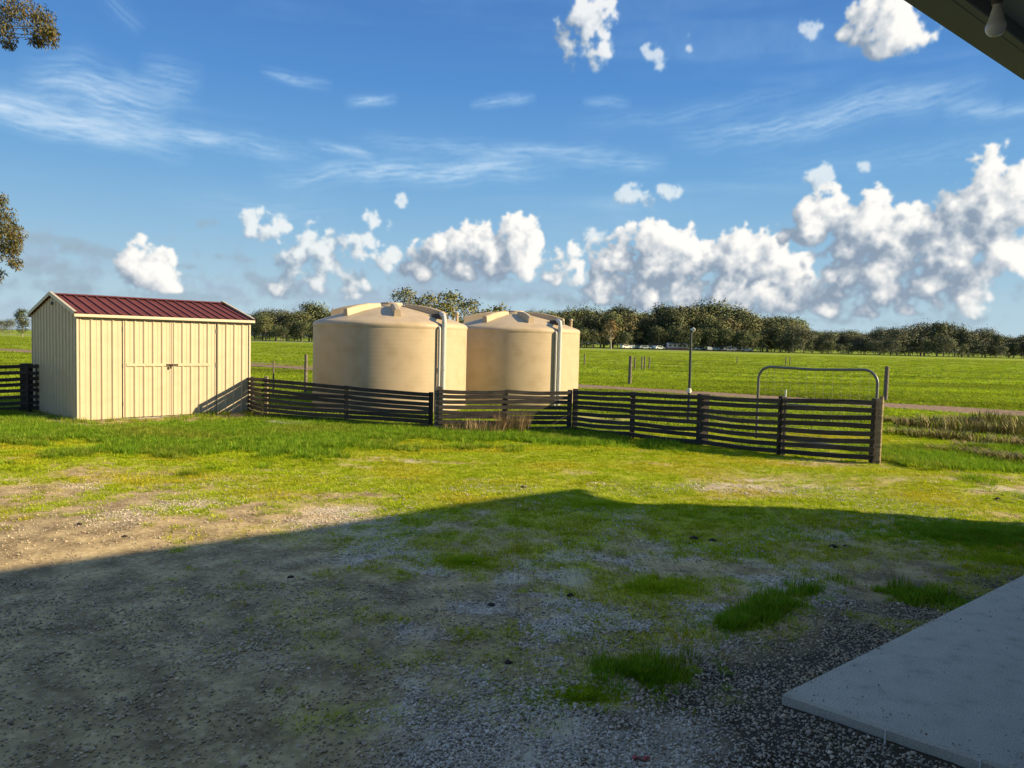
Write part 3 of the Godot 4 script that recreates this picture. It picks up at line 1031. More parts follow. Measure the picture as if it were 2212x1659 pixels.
func build_far_woods():
	var r := RandomNumberGenerator.new()
	r.seed = 1234
	var lm := leafy(Color(0.12, 0.13, 0.05))
	var bark_g := mat(lin(0.30, 0.26, 0.21), 0.9)
	var kinds := []
	var spec := [["olive green gum tree at the edge of the far wood", Color(0.145, 0.17, 0.076)], ["dark green gum tree at the edge of the far wood", Color(0.085, 0.11, 0.058)], ["brownish gum tree with a rounded crown in the far tree line", Color(0.16, 0.158, 0.08)], ["grey green gum tree with a broad crown in the far tree line", Color(0.118, 0.138, 0.09)], ["dull green bushy tree low in the far tree line", Color(0.10, 0.128, 0.062)]]
	for s in 5:
		for v in 2:
			kinds.append([tree_proto(r, 12.0, [8.5, 7.5, 8.0, 10.5, 9.0][s], [0.10, 0.06, 0.10, 0.06, 0.03][s], 42, 72, 0.50, s_col(spec[s][1]), Color.WHITE), spec[s][0], ["gum_tree", "gum_tree", "gum_tree", "gum_tree", "bushy_tree"][s]])
	# crest of the tree line: pixel x, pixel y of the tops
	var crest := [[545, 682], [600, 678], [640, 673], [690, 661], [715, 682], [780, 690], [1000, 690], [1100, 690], [1180, 680], [1250, 677], [1350, 675], [1450, 670], [1520, 666], [1580, 673], [1640, 684], [1700, 706], [1750, 718], [1800, 722], [1850, 726], [1900, 713], [1950, 713], [2000, 702], [2030, 698], [2060, 715], [2120, 722], [2230, 726]]
	var row := func(x0: float, x1: float, step: float, depth: float, scale: float, sink: float, pick: Array):
		var x := x0
		while x < x1:
			var px := x + r.randf_range(-0.35, 0.35) * step
			var k := 0
			while k < crest.size() - 2 and crest[k + 1][0] < px: k += 1
			var t := clampf((px - crest[k][0]) / float(crest[k + 1][0] - crest[k][0]), 0, 1)
			var py := lerpf(crest[k][1], crest[k + 1][1], t)
			var dp := depth + r.randf_range(-9, 9)
			var top := at_depth(px, py + r.randf_range(-7, 15) + sink, dp)
			var g := pick[r.randi_range(0, pick.size() - 1)] as int
			var kd: Array = kinds[g]
			var hh := maxf(4.5, top.y) * scale * 1.1
			place_tree(kd, Vector3(top.x, 0, -dp), hh / 12.0, r.randf_range(0.9, 1.25), r.randf() * TAU, lm, bark_g)
			x += step
	row.call(548, 745, 15, 262, 1.0, 0, [0, 1, 3, 6, 7])
	row.call(552, 745, 15, 252, 0.58, 0, [3, 8, 9])
	row.call(1150, 1740, 15, 300, 0.92, 6, [0, 1, 2, 4, 5, 0, 1])
	row.call(1160, 1720, 21, 316, 1.0, 0, [0, 1, 2, 4, 0])
	row.call(1170, 1720, 14, 294, 0.58, 10, [3, 2, 8, 9, 1])
	row.call(1700, 2270, 19, 285, 1.0, 0, [3, 6, 7, 2, 6])
	row.call(1690, 2270, 14, 278, 0.62, 4, [8, 9, 6, 7, 3])
	# the wood behind, one mass
	var places := []
	for k in 260:
		var px := r.randf_range(1120, 1720)
		var dp := r.randf_range(325, 370)
		var q := at_depth(px, 740, dp)
		places.append([Vector3(q.x, 0, -dp), r.randf_range(0.95, 1.25)])
	for k in 130:
		var px := r.randf_range(1680, 2300)
		var dp := r.randf_range(300, 330)
		var q := at_depth(px, 755, dp)
		places.append([Vector3(q.x, 0, -dp), r.randf_range(0.55, 0.8)])
	for k in 60:
		var px := r.randf_range(530, 1150)
		var dp := r.randf_range(275, 300)
		var q := at_depth(px, 735, dp)
		places.append([Vector3(q.x, 0, -dp), r.randf_range(0.6, 0.9)])
	var mmi := MultiMeshInstance3D.new()
	mmi.name = "woodland"
	var mm := MultiMesh.new()
	mm.transform_format = MultiMesh.TRANSFORM_3D
	mm.mesh = kinds[1][0][1]
	mm.instance_count = places.size()
	for i in places.size():
		var s: float = places[i][1]
		mm.set_instance_transform(i, Transform3D(Basis(Vector3.UP, r.randf() * TAU).scaled(Vector3(s * 1.1, s, s * 1.1)), places[i][0]))
	mmi.multimesh = mm
	mmi.material_override = lm
	add_child(mmi)
	tag(mmi, "dark mass of the wood behind the front row of gum trees", "wood", "", "stuff")
	# tall thin gums standing nearer, behind the tanks
	var tall := [[882, 622, 130, 10], [925, 634, 134, 9], [985, 626, 128, 11], [1022, 645, 132, 9], [1075, 658, 138, 8], [950, 648, 126, 9], [900, 650, 138, 8], [1050, 664, 130, 9], [845, 660, 150, 8]]
	for t in tall:
		var top := at_depth(t[0], t[1], t[2])
		var pr := tree_proto(r, top.y, t[3] * 0.62, 0.50, 18, 34, 0.42, Color(0.15, 0.16, 0.05), Color.WHITE, true)
		var o := thing("slender_gum", Vector3(top.x, 0, top.z), "slender open gum tree rising behind the two tanks", "tree", "slender gums behind the tanks")
		part("trunk", pr[0], bark_g, o)
		part("crown", pr[1], lm, o)
	# the small trees far off to the left of the shed
	for t in [[48, 668, 170, 3], [22, 690, 230, 6], [4, 692, 240, 7]]:
		var top := at_depth(t[0], t[1], t[2])
		place_tree(kinds[t[3]], Vector3(top.x, 0, top.z), top.y / 12.0, 0.8, 1.0 + t[0], lm, bark_g, "lone tree far off beside the cream shed's gable end")
	# a pale open tree in front of the wood
	var tp := at_depth(1322, 690, 262)
	var pr2 := tree_proto(r, tp.y, 8.0, 0.22, 24, 40, 0.55, Color(0.16, 0.125, 0.06), Color.WHITE, true)
	var tt := thing("pale_gum", Vector3(tp.x, 0, tp.z), "pale tan gum with a light trunk in front of the wood", "tree")
	part("trunk", pr2[0], mat(lin(0.45, 0.40, 0.32), 0.9), tt)
	part("crown", pr2[1], lm, tt)
	build_vehicles(r)

func s_col(c: Color) -> Color:
	return c

func place_tree(kd: Array, p: Vector3, s: float, w: float, turn: float, lm: Material, bm: Material, label := ""):
	var o := thing(kd[2], p, label if label else kd[1], "tree", "trees along the far edge of the paddock", Basis(Vector3.UP, turn).scaled(Vector3(s * w, s, s * w)))
	part("trunk", kd[0][0], bm, o)
	part("crown", kd[0][1], lm, o)

func build_vehicles(r: RandomNumberGenerator):
	# pale parked vehicles under the wood's edge, about 280 m off
	var glass := mat(lin(0.02, 0.022, 0.025), 0.15)
	var tyre := mat(lin(0.02, 0.02, 0.02), 0.9)
	var st := start()
	for s in [1]:
		var p := [[-2.1, 0.35], [2.1, 0.35], [2.15, 0.75], [1.2, 0.9], [0.7, 1.45], [-1.5, 1.45], [-2.1, 0.95]]
		for i in p.size():
			var a: Array = p[i]
			var b: Array = p[(i + 1) % p.size()]
			quad(st, Vector3(a[0], a[1], -0.85), Vector3(b[0], b[1], -0.85), Vector3(b[0], b[1], 0.85), Vector3(a[0], a[1], 0.85), Vector3((a[0] + b[0]) / 2, (a[1] + b[1]) / 2 - 0.8, 0))
		for z in [-0.85, 0.85]:
			for i in range(1, p.size() - 1):
				var n := Vector3(0, 0, signf(z))
				tri(st, Vector3(p[0][0], p[0][1], z), Vector3(p[i][0], p[i][1], z), Vector3(p[i + 1][0], p[i + 1][1], z), n, n, n)
	var body := done(st)
	st = start()
	box(st, Vector3(-1.4, 0.95, -0.856), Vector3(0.6, 1.35, 0.856))
	var win := done(st)
	st = start()
	tube(st, [Vector3(0, 0, -0.11), Vector3(0, 0, 0.11)], [0.33, 0.33], 12)
	var whl := done(st)
	var paints := [[Color(0.72, 0.72, 0.70), "white"], [Color(0.45, 0.46, 0.46), "silver"], [Color(0.55, 0.50, 0.42), "beige"], [Color(0.62, 0.66, 0.66), "pale grey"]]
	var k := 0
	for px in [1352, 1366, 1384, 1394, 1404, 1414, 1424, 1500, 1512, 1530, 1546, 1560, 1574, 1588, 1600, 1614]:
		var pt: Array = paints[[0, 3, 2, 0, 1, 0, 3, 0, 1, 1, 0, 3, 2, 1, 0, 2][k]]
		var g := at_depth(px, 752, 284 + (k % 3) * 3)
		var o := thing("parked_car", Vector3(g.x, 0.05, g.z), "small %s car parked at the foot of the far wood" % pt[1], "car", "cars parked below the far wood", Basis(Vector3.UP, r.randf_range(-0.5, 0.5) + (PI / 2 if k % 4 == 1 else 0.0)))
		var c: Color = pt[0]
		part("body", body, mat(lin(c.r, c.g, c.b), 0.4), o)
		part("window", win, glass, o)
		for q in [[-1.35, 0.86], [1.35, 0.86], [-1.35, -0.86], [1.35, -0.86]]:
			part("wheel", whl, tyre, o, Transform3D(Basis(), Vector3(q[0], 0.33, q[1])))
		k += 1
	var g := at_depth(1462, 752, 286)
	var v := thing("site_hut", Vector3(g.x, 0, g.z), "long lilac and white hut with a red base below the wood", "hut")
	st = start()
	box(st, Vector3(-3.8, 0.9, -1.3), Vector3(3.8, 2.3, 1.3))
	part("wall", done(st), mat(lin(0.52, 0.46, 0.60), 0.6), v)
	st = start()
	box(st, Vector3(-3.8, 0.0, -1.29), Vector3(3.8, 0.899, 1.29))
	part("base_panel", done(st), mat(lin(0.28, 0.13, 0.12), 0.7), v)
	st = start()
	for s in [-1, 1]: quad(st, Vector3(-4, 2.301, 1.5 * s), Vector3(4, 2.301, 1.5 * s), Vector3(3.7, 2.85, 0), Vector3(-3.7, 2.85, 0), Vector3(0, 1, s))
	part("roof", done(st), mat(lin(0.66, 0.62, 0.66), 0.5), v)
	for i in 4:
		st = start()
		box(st, Vector3(-3.2 + i * 1.8, 1.3, 1.301), Vector3(-2.3 + i * 1.8, 1.95, 1.32))
		part("window", done(st), glass, v)

# ================= shed =================
func build_shed():
	var u := Vector3(0.687, 0, -0.727)
	var n := Vector3(0.727, 0, 0.687)
	var bs := Basis(u.normalized(), Vector3.UP, n.normalized())
	var L := 3.5
	var D := 2.75
	var E := 2.03      # eave
	var R := 2.40      # ridge
	var s := thing("garden_shed", xz(-8.2, 14.47), "cream ribbed steel garden shed with double doors and maroon gable roof", "shed", "", bs)
	var dust := noise_tex(512, 0.012, 5, [lin(0.43, 0.36, 0.235), lin(0.49, 0.415, 0.28), lin(0.51, 0.435, 0.295)], 21, false, Vector2(1, 1))
	var cream := mat(Color.WHITE, 0.45, dust, 0.5)
	var trim := mat(lin(0.51, 0.45, 0.33), 0.45)
	var red := mat(lin(0.165, 0.034, 0.030), 0.75, noise_tex(256, 0.03, 4, [grey(0.82), grey(1.0)], 5), 0.7)
	# one wall sheet: a flat pan with a raised rib at its left edge
	var pan_mesh := func(w: float, h: float, rib: float) -> ArrayMesh:
		var st := start()
		var prof := [Vector2(0, 0), Vector2(0.022, rib), Vector2(0.040, rib), Vector2(0.060, 0), Vector2(w * 0.62, 0), Vector2(w * 0.62 + 0.008, rib * 0.25), Vector2(w * 0.62 + 0.016, 0), Vector2(w, 0)]
		for i in prof.size() - 1:
			var a: Vector2 = prof[i]
			var b: Vector2 = prof[i + 1]
			var out := Vector3(-(b.y - a.y), 0, b.x - a.x)
			quad(st, Vector3(a.x, 0, a.y), Vector3(b.x, 0, b.y), Vector3(b.x, h, b.y), Vector3(a.x, h, a.y), out)
			quad(st, Vector3(a.x, 0, -0.004), Vector3(b.x, 0, -0.004), Vector3(b.x, h, -0.004), Vector3(a.x, h, -0.004), Vector3.FORWARD)
		quad(st, Vector3(0, h, -0.004), Vector3(w, h, -0.004), Vector3(w, h, 0), Vector3(0, h, 0), Vector3.UP)
		return done(st)
	# front wall, left and right of the doors
	var x := 0.03
	var left_m: ArrayMesh = pan_mesh.call(0.1925, E - 0.04, 0.02)
	for i in 4:
		part("wall_sheet", left_m, cream, s, Transform3D(Basis(), Vector3(0.04 + i * 0.1935, 0.01, 0)))
	var right_m: ArrayMesh = pan_mesh.call(0.182, E - 0.04, 0.02)
	for i in 4:
		part("wall_sheet", right_m, cream, s, Transform3D(Basis(), Vector3(2.735 + i * 0.183, 0.01, 0)))
	var st := start()
	box(st, Vector3(0.815, 1.935, -0.004), Vector3(2.734, E - 0.03, 0.012))
	part("door_header", done(st), cream, s)
	# corner flashings
	for cx in [0.0, L]:
		st = start()
		var o := 0.038 if cx == 0.0 else -0.038
		box(st, Vector3(minf(cx, cx + o), 0, -0.05), Vector3(maxf(cx, cx + o), E - 0.03, 0.024), 0.003)
		part("corner_flashing", done(st), trim, s)
	# doors
	var dp: ArrayMesh = pan_mesh.call(0.176, 1.90, 0.018)
	for k in 2:
		var x0 := 0.83 if k == 0 else 1.775
		st = start()
		box(st, Vector3(x0, 0.02, -0.012), Vector3(x0 + 0.935, 1.93, -0.004))
		var d := part("door", done(st), cream, s)
		for i in 5: part("door_sheet", dp, cream, d, Transform3D(Basis(), Vector3(x0 + 0.022 + i * 0.178, 0.025, 0.001)))
		st = start()
		var bx0 := x0 + 0.06 if k == 0 else x0 + 0.01
		var bx1 := x0 + 0.925 if k == 0 else x0 + 0.82
		box(st, Vector3(bx0, 1.03, 0.0195), Vector3(bx1, 1.085, 0.028), 0.003)
		part("brace", done(st), cream, d)
		for e in [0.0, 0.915]:
			st = start()
			box(st, Vector3(x0 + e, 0.02, -0.0035), Vector3(x0 + e + 0.02, 1.93, 0.010), 0.002)
			part("stile", done(st), trim, d)
		for hy in [0.25, 1.0, 1.72]:
			st = start()
			tube(st, [Vector3(x0 + (0.0 if k == 0 else 0.935), hy, 0.012), Vector3(x0 + (0.0 if k == 0 else 0.935), hy + 0.09, 0.012)], [0.009, 0.009], 8)
			part("hinge", done(st), mat(lin(0.35, 0.33, 0.3), 0.4, null, 1, 0.8), d)
	var latch_m := mat(lin(0.05, 0.04, 0.03), 0.45, null, 1.0, 0.7)
	st = start()
	box(st, Vector3(1.66, 1.04, 0.0285), Vector3(1.90, 1.075, 0.038), 0.003)
	box(st, Vector3(1.72, 0.98, 0.0385), Vector3(1.765, 1.035, 0.055), 0.006)
	tube(st, [Vector3(1.728, 1.035, 0.046), Vector3(1.73, 1.06, 0.046), Vector3(1.757, 1.06, 0.046), Vector3(1.757, 1.035, 0.046)], [0.004, 0.004, 0.004, 0.004], 6)
	part("latch", done(st), latch_m, s)
	# gable end, seen from the yard: sheets cut to the slope
	var gm := cream
	var cnt := 14
	for e in [0, 1]:
		for i in cnt:
			var z0 := -D + i * D / cnt
			var z1 := z0 + D / cnt - 0.001
			var h0 := lerpf(E, R, 1.0 - absf(z0 + D / 2) / (D / 2)) - 0.012
			var h1 := lerpf(E, R, 1.0 - absf(z1 + D / 2) / (D / 2)) - 0.012
			st = start()
			var sg := -1.0 if e == 0 else 1.0
			var xe := 0.0 if e == 0 else L
			var rz := z0 + 0.03
			var hr := lerpf(h0, h1, 0.03 / (z1 - z0))
			var out := Vector3(sg, 0, 0)
			var rx := xe + sg * 0.016
			quad(st, Vector3(xe, 0.01, z0), Vector3(rx, 0.01, z0 + 0.008), Vector3(rx, h0, z0 + 0.008), Vector3(xe, h0, z0), Vector3(sg * 0.3, 0, -1))
			quad(st, Vector3(rx, 0.01, z0 + 0.008), Vector3(rx, 0.01, rz - 0.008), Vector3(rx, hr, rz - 0.008), Vector3(rx, h0, z0 + 0.008), out)
			quad(st, Vector3(rx, 0.01, rz - 0.008), Vector3(xe, 0.01, rz), Vector3(xe, hr, rz), Vector3(rx, hr, rz - 0.008), Vector3(sg * 0.3, 0, 1))
			quad(st, Vector3(xe, 0.01, rz), Vector3(xe, 0.01, z1), Vector3(xe, h1, z1), Vector3(xe, hr, rz), out)
			quad(st, Vector3(xe - sg * 0.004, 0.01, z0), Vector3(xe - sg * 0.004, 0.01, z1), Vector3(xe - sg * 0.004, h1, z1), Vector3(xe - sg * 0.004, h0, z0), -out)
			part("gable_sheet", done(st), cream, s)
	st = start()
	box(st, Vector3(0.03, 0.01, -D - 0.004), Vector3(L - 0.03, E - 0.03, -D + 0.004))
	part("back_wall", done(st), cream, s)
	# small dark vent hole under the peak of the gable
	st = start()
	tube(st, [Vector3(-0.019, R - 0.16, -D / 2 + 0.02), Vector3(-0.030, R - 0.16, -D / 2 + 0.02)], [0.035, 0.035], 12)
	part("vent", done(st), mat(lin(0.03, 0.03, 0.03), 0.8), s)
	# roof: ribbed sheets up each slope
	var ns := 18
	var w := (L + 0.10) / ns
	var slope := Vector2(D / 2 + 0.07, R - E + 0.02).normalized()
	for f in 2:
		var dir := 1.0 if f == 0 else -1.0
		var ez := 0.07 if f == 0 else -D - 0.07
		for i in ns:
			st = start()
			var x0 := -0.05 + i * w
			var e0 := Vector3(x0, E - 0.005, ez)
			var r0 := Vector3(x0, R + 0.015, -D / 2)
			var up := Vector3(0, 0.9, 0.43 * dir).normalized()
			var prof := [Vector2(0, 0), Vector2(0.014, 0.026), Vector2(0.044, 0.026), Vector2(0.058, 0), Vector2(w * 0.65, 0), Vector2(w * 0.65 + 0.01, 0.006), Vector2(w * 0.65 + 0.02, 0), Vector2(w, 0)]
			for q in prof.size() - 1:
				var a: Vector2 = prof[q]
				var b: Vector2 = prof[q + 1]
				var oa := Vector3(a.x, 0, 0) + up * a.y
				var ob := Vector3(b.x, 0, 0) + up * b.y
				quad(st, e0 + oa, e0 + ob, r0 + ob, r0 + oa, up)
				quad(st, e0 + oa - up * 0.004, e0 + ob - up * 0.004, e0 + ob, e0 + oa, Vector3(0, 0, dir))
			quad(st, e0 - up * 0.004, e0 + Vector3(w, 0, 0) - up * 0.004, r0 + Vector3(w, 0, 0) - up * 0.004, r0 - up * 0.004, -up)
			part("roof_sheet", done(st), red, s)
		st = start()
		var g0 := Vector3(-0.06, E - 0.075, ez + dir * 0.002)
		box(st, Vector3(-0.06, E - 0.062, minf(ez, ez + dir * 0.035)), Vector3(L + 0.06, E - 0.006, maxf(ez, ez + dir * 0.035)), 0.004)
		part("gutter", done(st), trim, s)
	st = start()
	for dir in [1.0, -1.0]:
		quad(st, Vector3(-0.055, R + 0.052, -D / 2), Vector3(L + 0.055, R + 0.052, -D / 2), Vector3(L + 0.055, R + 0.024, -D / 2 + dir * 0.10), Vector3(-0.055, R + 0.024, -D / 2 + dir * 0.10), Vector3(0, 1, dir * 0.3))
		quad(st, Vector3(-0.055, R + 0.048, -D / 2), Vector3(L + 0.055, R + 0.048, -D / 2), Vector3(L + 0.055, R + 0.020, -D / 2 + dir * 0.10), Vector3(-0.055, R + 0.020, -D / 2 + dir * 0.10), Vector3(0, -1, 0))
	part("ridge_cap", done(st), red, s)
	for xe in [-0.06, L + 0.06]:
		for dir in [1.0, -1.0]:
			st = start()
			var ez: float = 0.105 if dir > 0 else -D - 0.105
			var a := Vector3(xe, E - 0.04, ez)
			var b := Vector3(xe, R + 0.0, -D / 2)
			var sx := 0.05 if xe < 0 else -0.05
			var up := Vector3(0, 0.075, 0)
			quad(st, a, b, b + up, a + up, Vector3(-sx, 0, 0))
			quad(st, a + up, b + up, b + up + Vector3(sx, 0, 0), a + up + Vector3(sx, 0, 0), Vector3.UP)
			quad(st, a, b, b + Vector3(sx * 0.1, 0, 0), a + Vector3(sx * 0.1, 0, 0), Vector3.DOWN)
			quad(st, a + Vector3(sx * 0.1, 0, 0), b + Vector3(sx * 0.1, 0, 0), b + up + Vector3(sx * 0.1, -0.004, 0), a + up + Vector3(sx * 0.1, -0.004, 0), Vector3(sx, 0, 0))
			part("barge_cap", done(st), trim, s)
	st = start()
	box(st, Vector3(0.02, -0.12, -D + 0.02), Vector3(L - 0.02, 0.006, -0.03))
	part("floor_slab", done(st), mat(lin(0.3, 0.29, 0.27), 0.9), s)

# ================= tanks =================
func build_tanks():
	var tex := noise_tex(512, 0.010, 5, [lin(0.37, 0.29, 0.18), lin(0.45, 0.36, 0.24), lin(0.47, 0.38, 0.26)], 41)
	var m := mat(Color.WHITE, 0.5, tex, 0.35)
	m.metallic_specular = 0.4
	make_tank(xz(-3.02, 19.1), xz(-1.594, 17.785), "beige poly water tank with white pipe, beside the cream shed", 0.0, m)
	make_tank(xz(0.04, 22.25), xz(1.256, 20.74), "beige poly water tank standing farther from the cream shed", 0.05, m)

func make_tank(c: Vector3, pipe: Vector3, label: String, turn: float, m: Material):
	var t := thing("water_tank", c, label, "water tank", "pair of beige water tanks behind the rail fence")
	var R := 1.87
	var st := start()
	var prof := [Vector2(0, 0.0), Vector2(R - 0.03, 0.0), Vector2(R - 0.03, 0.0), Vector2(R, 0.03)]
	var y := 0.06
	while y < 1.93:
		prof.append(Vector2(R + 0.0004, y))
		prof.append(Vector2(R + 0.0004, y + 0.05))
		prof.append(Vector2(R - 0.0004, y + 0.065))
		prof.append(Vector2(R - 0.0004, y + 0.08))
		y += 0.095
	prof += [Vector2(R + 0.012, 1.975), Vector2(R + 0.012, 2.025), Vector2(R - 0.015, 2.065), Vector2(R - 0.08, 2.10)]
	lathe(st, prof, 96)
	part("shell", done(st), m, t)
	st = start()
	lathe(st, [Vector2(R - 0.08, 2.10), Vector2(1.5, 2.20), Vector2(1.0, 2.345), Vector2(0.5, 2.46), Vector2(0.36, 2.485), Vector2(0.36, 2.485), Vector2(0.34, 2.52), Vector2(0.30, 2.53), Vector2(0.0, 2.535)], 72)
	var roof := part("roof", done(st), m, t)
	# raised ribs, radial
	for k in 7:
		var a := deg_to_rad(-37.0 + k * 51.43) + turn
		var rb := Transform3D(Basis(Vector3.UP, a), Vector3.ZERO)     # local +z points outwards
		st = start()
		var w := 0.085
		var r0 := 0.42
		var r1 := 1.47
		var sec := [[r0, 2.46, 2.555], [0.8, 2.37, 2.53], [1.15, 2.28, 2.465], [r1, 2.19, 2.375]]
		for i in 3:
			var p: Array = sec[i]
			var q: Array = sec[i + 1]
			var wt := w * 0.75
			for s in [-1.0, 1.0]:
				quad(st, rb * Vector3(s * w, p[1], p[0]), rb * Vector3(s * w, q[1], q[0]), rb * Vector3(s * wt, q[2] - 0.02, q[0]), rb * Vector3(s * wt, p[2] - 0.02, p[0]), rb.basis * Vector3(s, 0.2, 0))
				quad(st, rb * Vector3(s * wt, p[2] - 0.02, p[0]), rb * Vector3(s * wt, q[2] - 0.02, q[0]), rb * Vector3(s * (wt - 0.02), q[2], q[0]), rb * Vector3(s * (wt - 0.02), p[2], p[0]), rb.basis * Vector3(s, 1, 0))
			var ww := wt - 0.02
			quad(st, rb * Vector3(-ww, p[2], p[0]), rb * Vector3(ww, p[2], p[0]), rb * Vector3(ww, q[2], q[0]), rb * Vector3(-ww, q[2], q[0]), Vector3.UP)
		for e in [0, 3]:
			var p: Array = sec[e]
			var wt := w * 0.75
			quad(st, rb * Vector3(-w, p[1], p[0]), rb * Vector3(w, p[1], p[0]), rb * Vector3(wt, p[2] - 0.02, p[0]), rb * Vector3(-wt, p[2] - 0.02, p[0]), rb.basis * Vector3(0, 0, -1 if e == 0 else 1))
			quad(st, rb * Vector3(-wt, p[2] - 0.02, p[0]), rb * Vector3(wt, p[2] - 0.02, p[0]), rb * Vector3(wt - 0.02, p[2], p[0]), rb * Vector3(-wt + 0.02, p[2], p[0]), rb.basis * Vector3(0, 0, -1 if e == 0 else 1))
		part("rib", done(st), m, roof)
	# lid
	st = start()
	lathe(st, [Vector2(0.27, 2.532), Vector2(0.27, 2.57), Vector2(0.25, 2.585), Vector2(0, 2.59)], 28)
	part("lid", done(st), m, roof)
	# strainer in the roof on the pipe's side, and the pipe that feeds it
	var out := Vector3(pipe.x - c.x, 0, pipe.z - c.z)
	var od := out.normalized()
	var tang := od.cross(Vector3.UP)
	var black := mat(lin(0.035, 0.035, 0.035), 0.6)
	var sp := od * 1.42 - tang * 0.34
	st = start()
	lathe(st, [Vector2(0.20, 2.20), Vector2(0.20, 2.30), Vector2(0.185, 2.315), Vector2(0, 2.318)], 24)
	part("strainer", done(st), black, t, Transform3D(Basis(), Vector3(sp.x, 0, sp.z)))
	var pvc := mat(lin(0.50, 0.50, 0.47), 0.35)
	var pr := 0.052
	st = start()
	var top := 2.27
	var pts := [Vector3(out.x, -0.05, out.z), Vector3(out.x, top - 0.14, out.z)]
	for k in range(1, 7):
		var a := k / 6.0 * PI / 2
		var back := (Vector3(sp.x, 0, sp.z) - out).normalized()
		pts.append(Vector3(out.x, top - 0.14, out.z) + Vector3(0, sin(a) * 0.14, 0) + back * (1 - cos(a)) * 0.14)
	pts.append(Vector3(sp.x, top + 0.035, sp.z) + (out - Vector3(sp.x, 0, sp.z)).normalized() * 0.12)
	var rad := []
	for p in pts: rad.append(pr)
	tube(st, pts, rad, 14)
	var pipe_o := part("inlet_pipe", done(st), pvc, t)
	for yy in [top - 0.20, 1.05]:
		st = start()
		tube(st, [Vector3(out.x, yy - 0.05, out.z), Vector3(out.x, yy + 0.05, out.z)], [pr + 0.008, pr + 0.008], 14)
		part("coupling", done(st), pvc, pipe_o)
	# overflow pipe, thinner, tight to the shell
	st = start()
	var oa := atan2(out.x, out.z) - 0.062
	var ob := Vector3(sin(oa), 0, cos(oa))
	tube(st, [ob * (R - 0.12) + Vector3(0, 1.99, 0), ob * (R + 0.03) + Vector3(0, 1.99, 0), ob * (R + 0.055) + Vector3(0, 1.97, 0), ob * (R + 0.06) + Vector3(0, 1.92, 0), ob * (R + 0.06) + Vector3(0, -0.03, 0)], [0.028, 0.028, 0.028, 0.028, 0.028], 12)
	part("overflow_pipe", done(st), pvc, t)
	# small vent stub at the roof's edge
	var va := atan2(out.x, out.z) + 0.75
	var vp := Vector3(sin(va), 0, cos(va)) * 1.62
	st = start()
	lathe(st, [Vector2(0.035, 2.13), Vector2(0.035, 2.33), Vector2(0.05, 2.33), Vector2(0.05, 2.375), Vector2(0, 2.39)], 16)
	part("vent", done(st), m, t, Transform3D(Basis(), vp))

# ================= fences =================
func rail_fence(label: String, posts: Array, n: int, mats: Array, seed_: int):
	# posts: [px, py of the foot, py of the top, width, extra height, material]
	var r := RandomNumberGenerator.new()
	r.seed = seed_
	var base: Array = []
	for p in posts:
		var g := on_ground(p[0], p[1])
		var h := at_depth(p[0], p[2], -g.z).y
		base.append([g, h])
	var o0: Vector3 = base[0][0]
	var f := thing("rail_fence", o0, label, "fence", "dark rail fence sections round the tanks")
	for i in posts.size():
		var g: Vector3 = base[i][0] - o0
		var h: float = base[i][1]
		var w: float = posts[i][3]
		var st := start()
		var tw := Basis(Vector3.UP, r.randf_range(-0.3, 0.3)) * Basis(Vector3.RIGHT, r.randf_range(-0.02, 0.02))
		box(st, Vector3(-w / 2, -0.2, -w / 2), Vector3(w / 2, h + posts[i][4], w / 2), 0.006, Transform3D(tw, g))
		part("post", done(st), mats[posts[i][5]], f)
	for i in posts.size() - 1:
		var a: Vector3 = base[i][0] - o0
		var b: Vector3 = base[i + 1][0] - o0
		var ha: float = base[i][1]
		var hb: float = base[i + 1][1]
		var side := (b - a).normalized().cross(Vector3.UP)
		if side.z < 0: side = -side
		for k in n:
			var t := (k + 0.9) / n
			var st := start()
			var prev := []
			var th := 0.071
			var ends := []
			var steps := 6
			var bow := r.randf_range(-0.026, 0.010)
			var ja := r.randf_range(-0.011, 0.011)
			var jb := r.randf_range(-0.011, 0.011)
			for s in steps + 1:
				var q := float(s) / steps
				var p := a.lerp(b, q)
				p.y = lerpf(ha * t + ja, hb * t + jb, q) - th + bow * sin(q * PI) + r.randf_range(-0.003, 0.003)
				p += side * (0.068 + 0.004 * sin(q * 9.0 + k))
				var ring := [p + side * 0.026, p + side * 0.026 + Vector3(0, th, 0), p - side * 0.022 + Vector3(0, th, 0), p - side * 0.022]
				if prev:
					for e in 4:
						var e2 := (e + 1) % 4
						var mid: Vector3 = (ring[e] + ring[e2] + prev[e] + prev[e2]) / 4 - (ring[0] + ring[2] + prev[0] + prev[2]) / 4
						quad(st, prev[e], ring[e], ring[e2], prev[e2], mid)
				else: ends.append(ring)
				prev = ring
			ends.append(prev)
			for e in 2:
				var rg: Array = ends[e]
				quad(st, rg[0], rg[1], rg[2], rg[3], (a - b) if e == 0 else (b - a))
			part("rail", done(st), mats[r.randi_range(0, 1)], f)

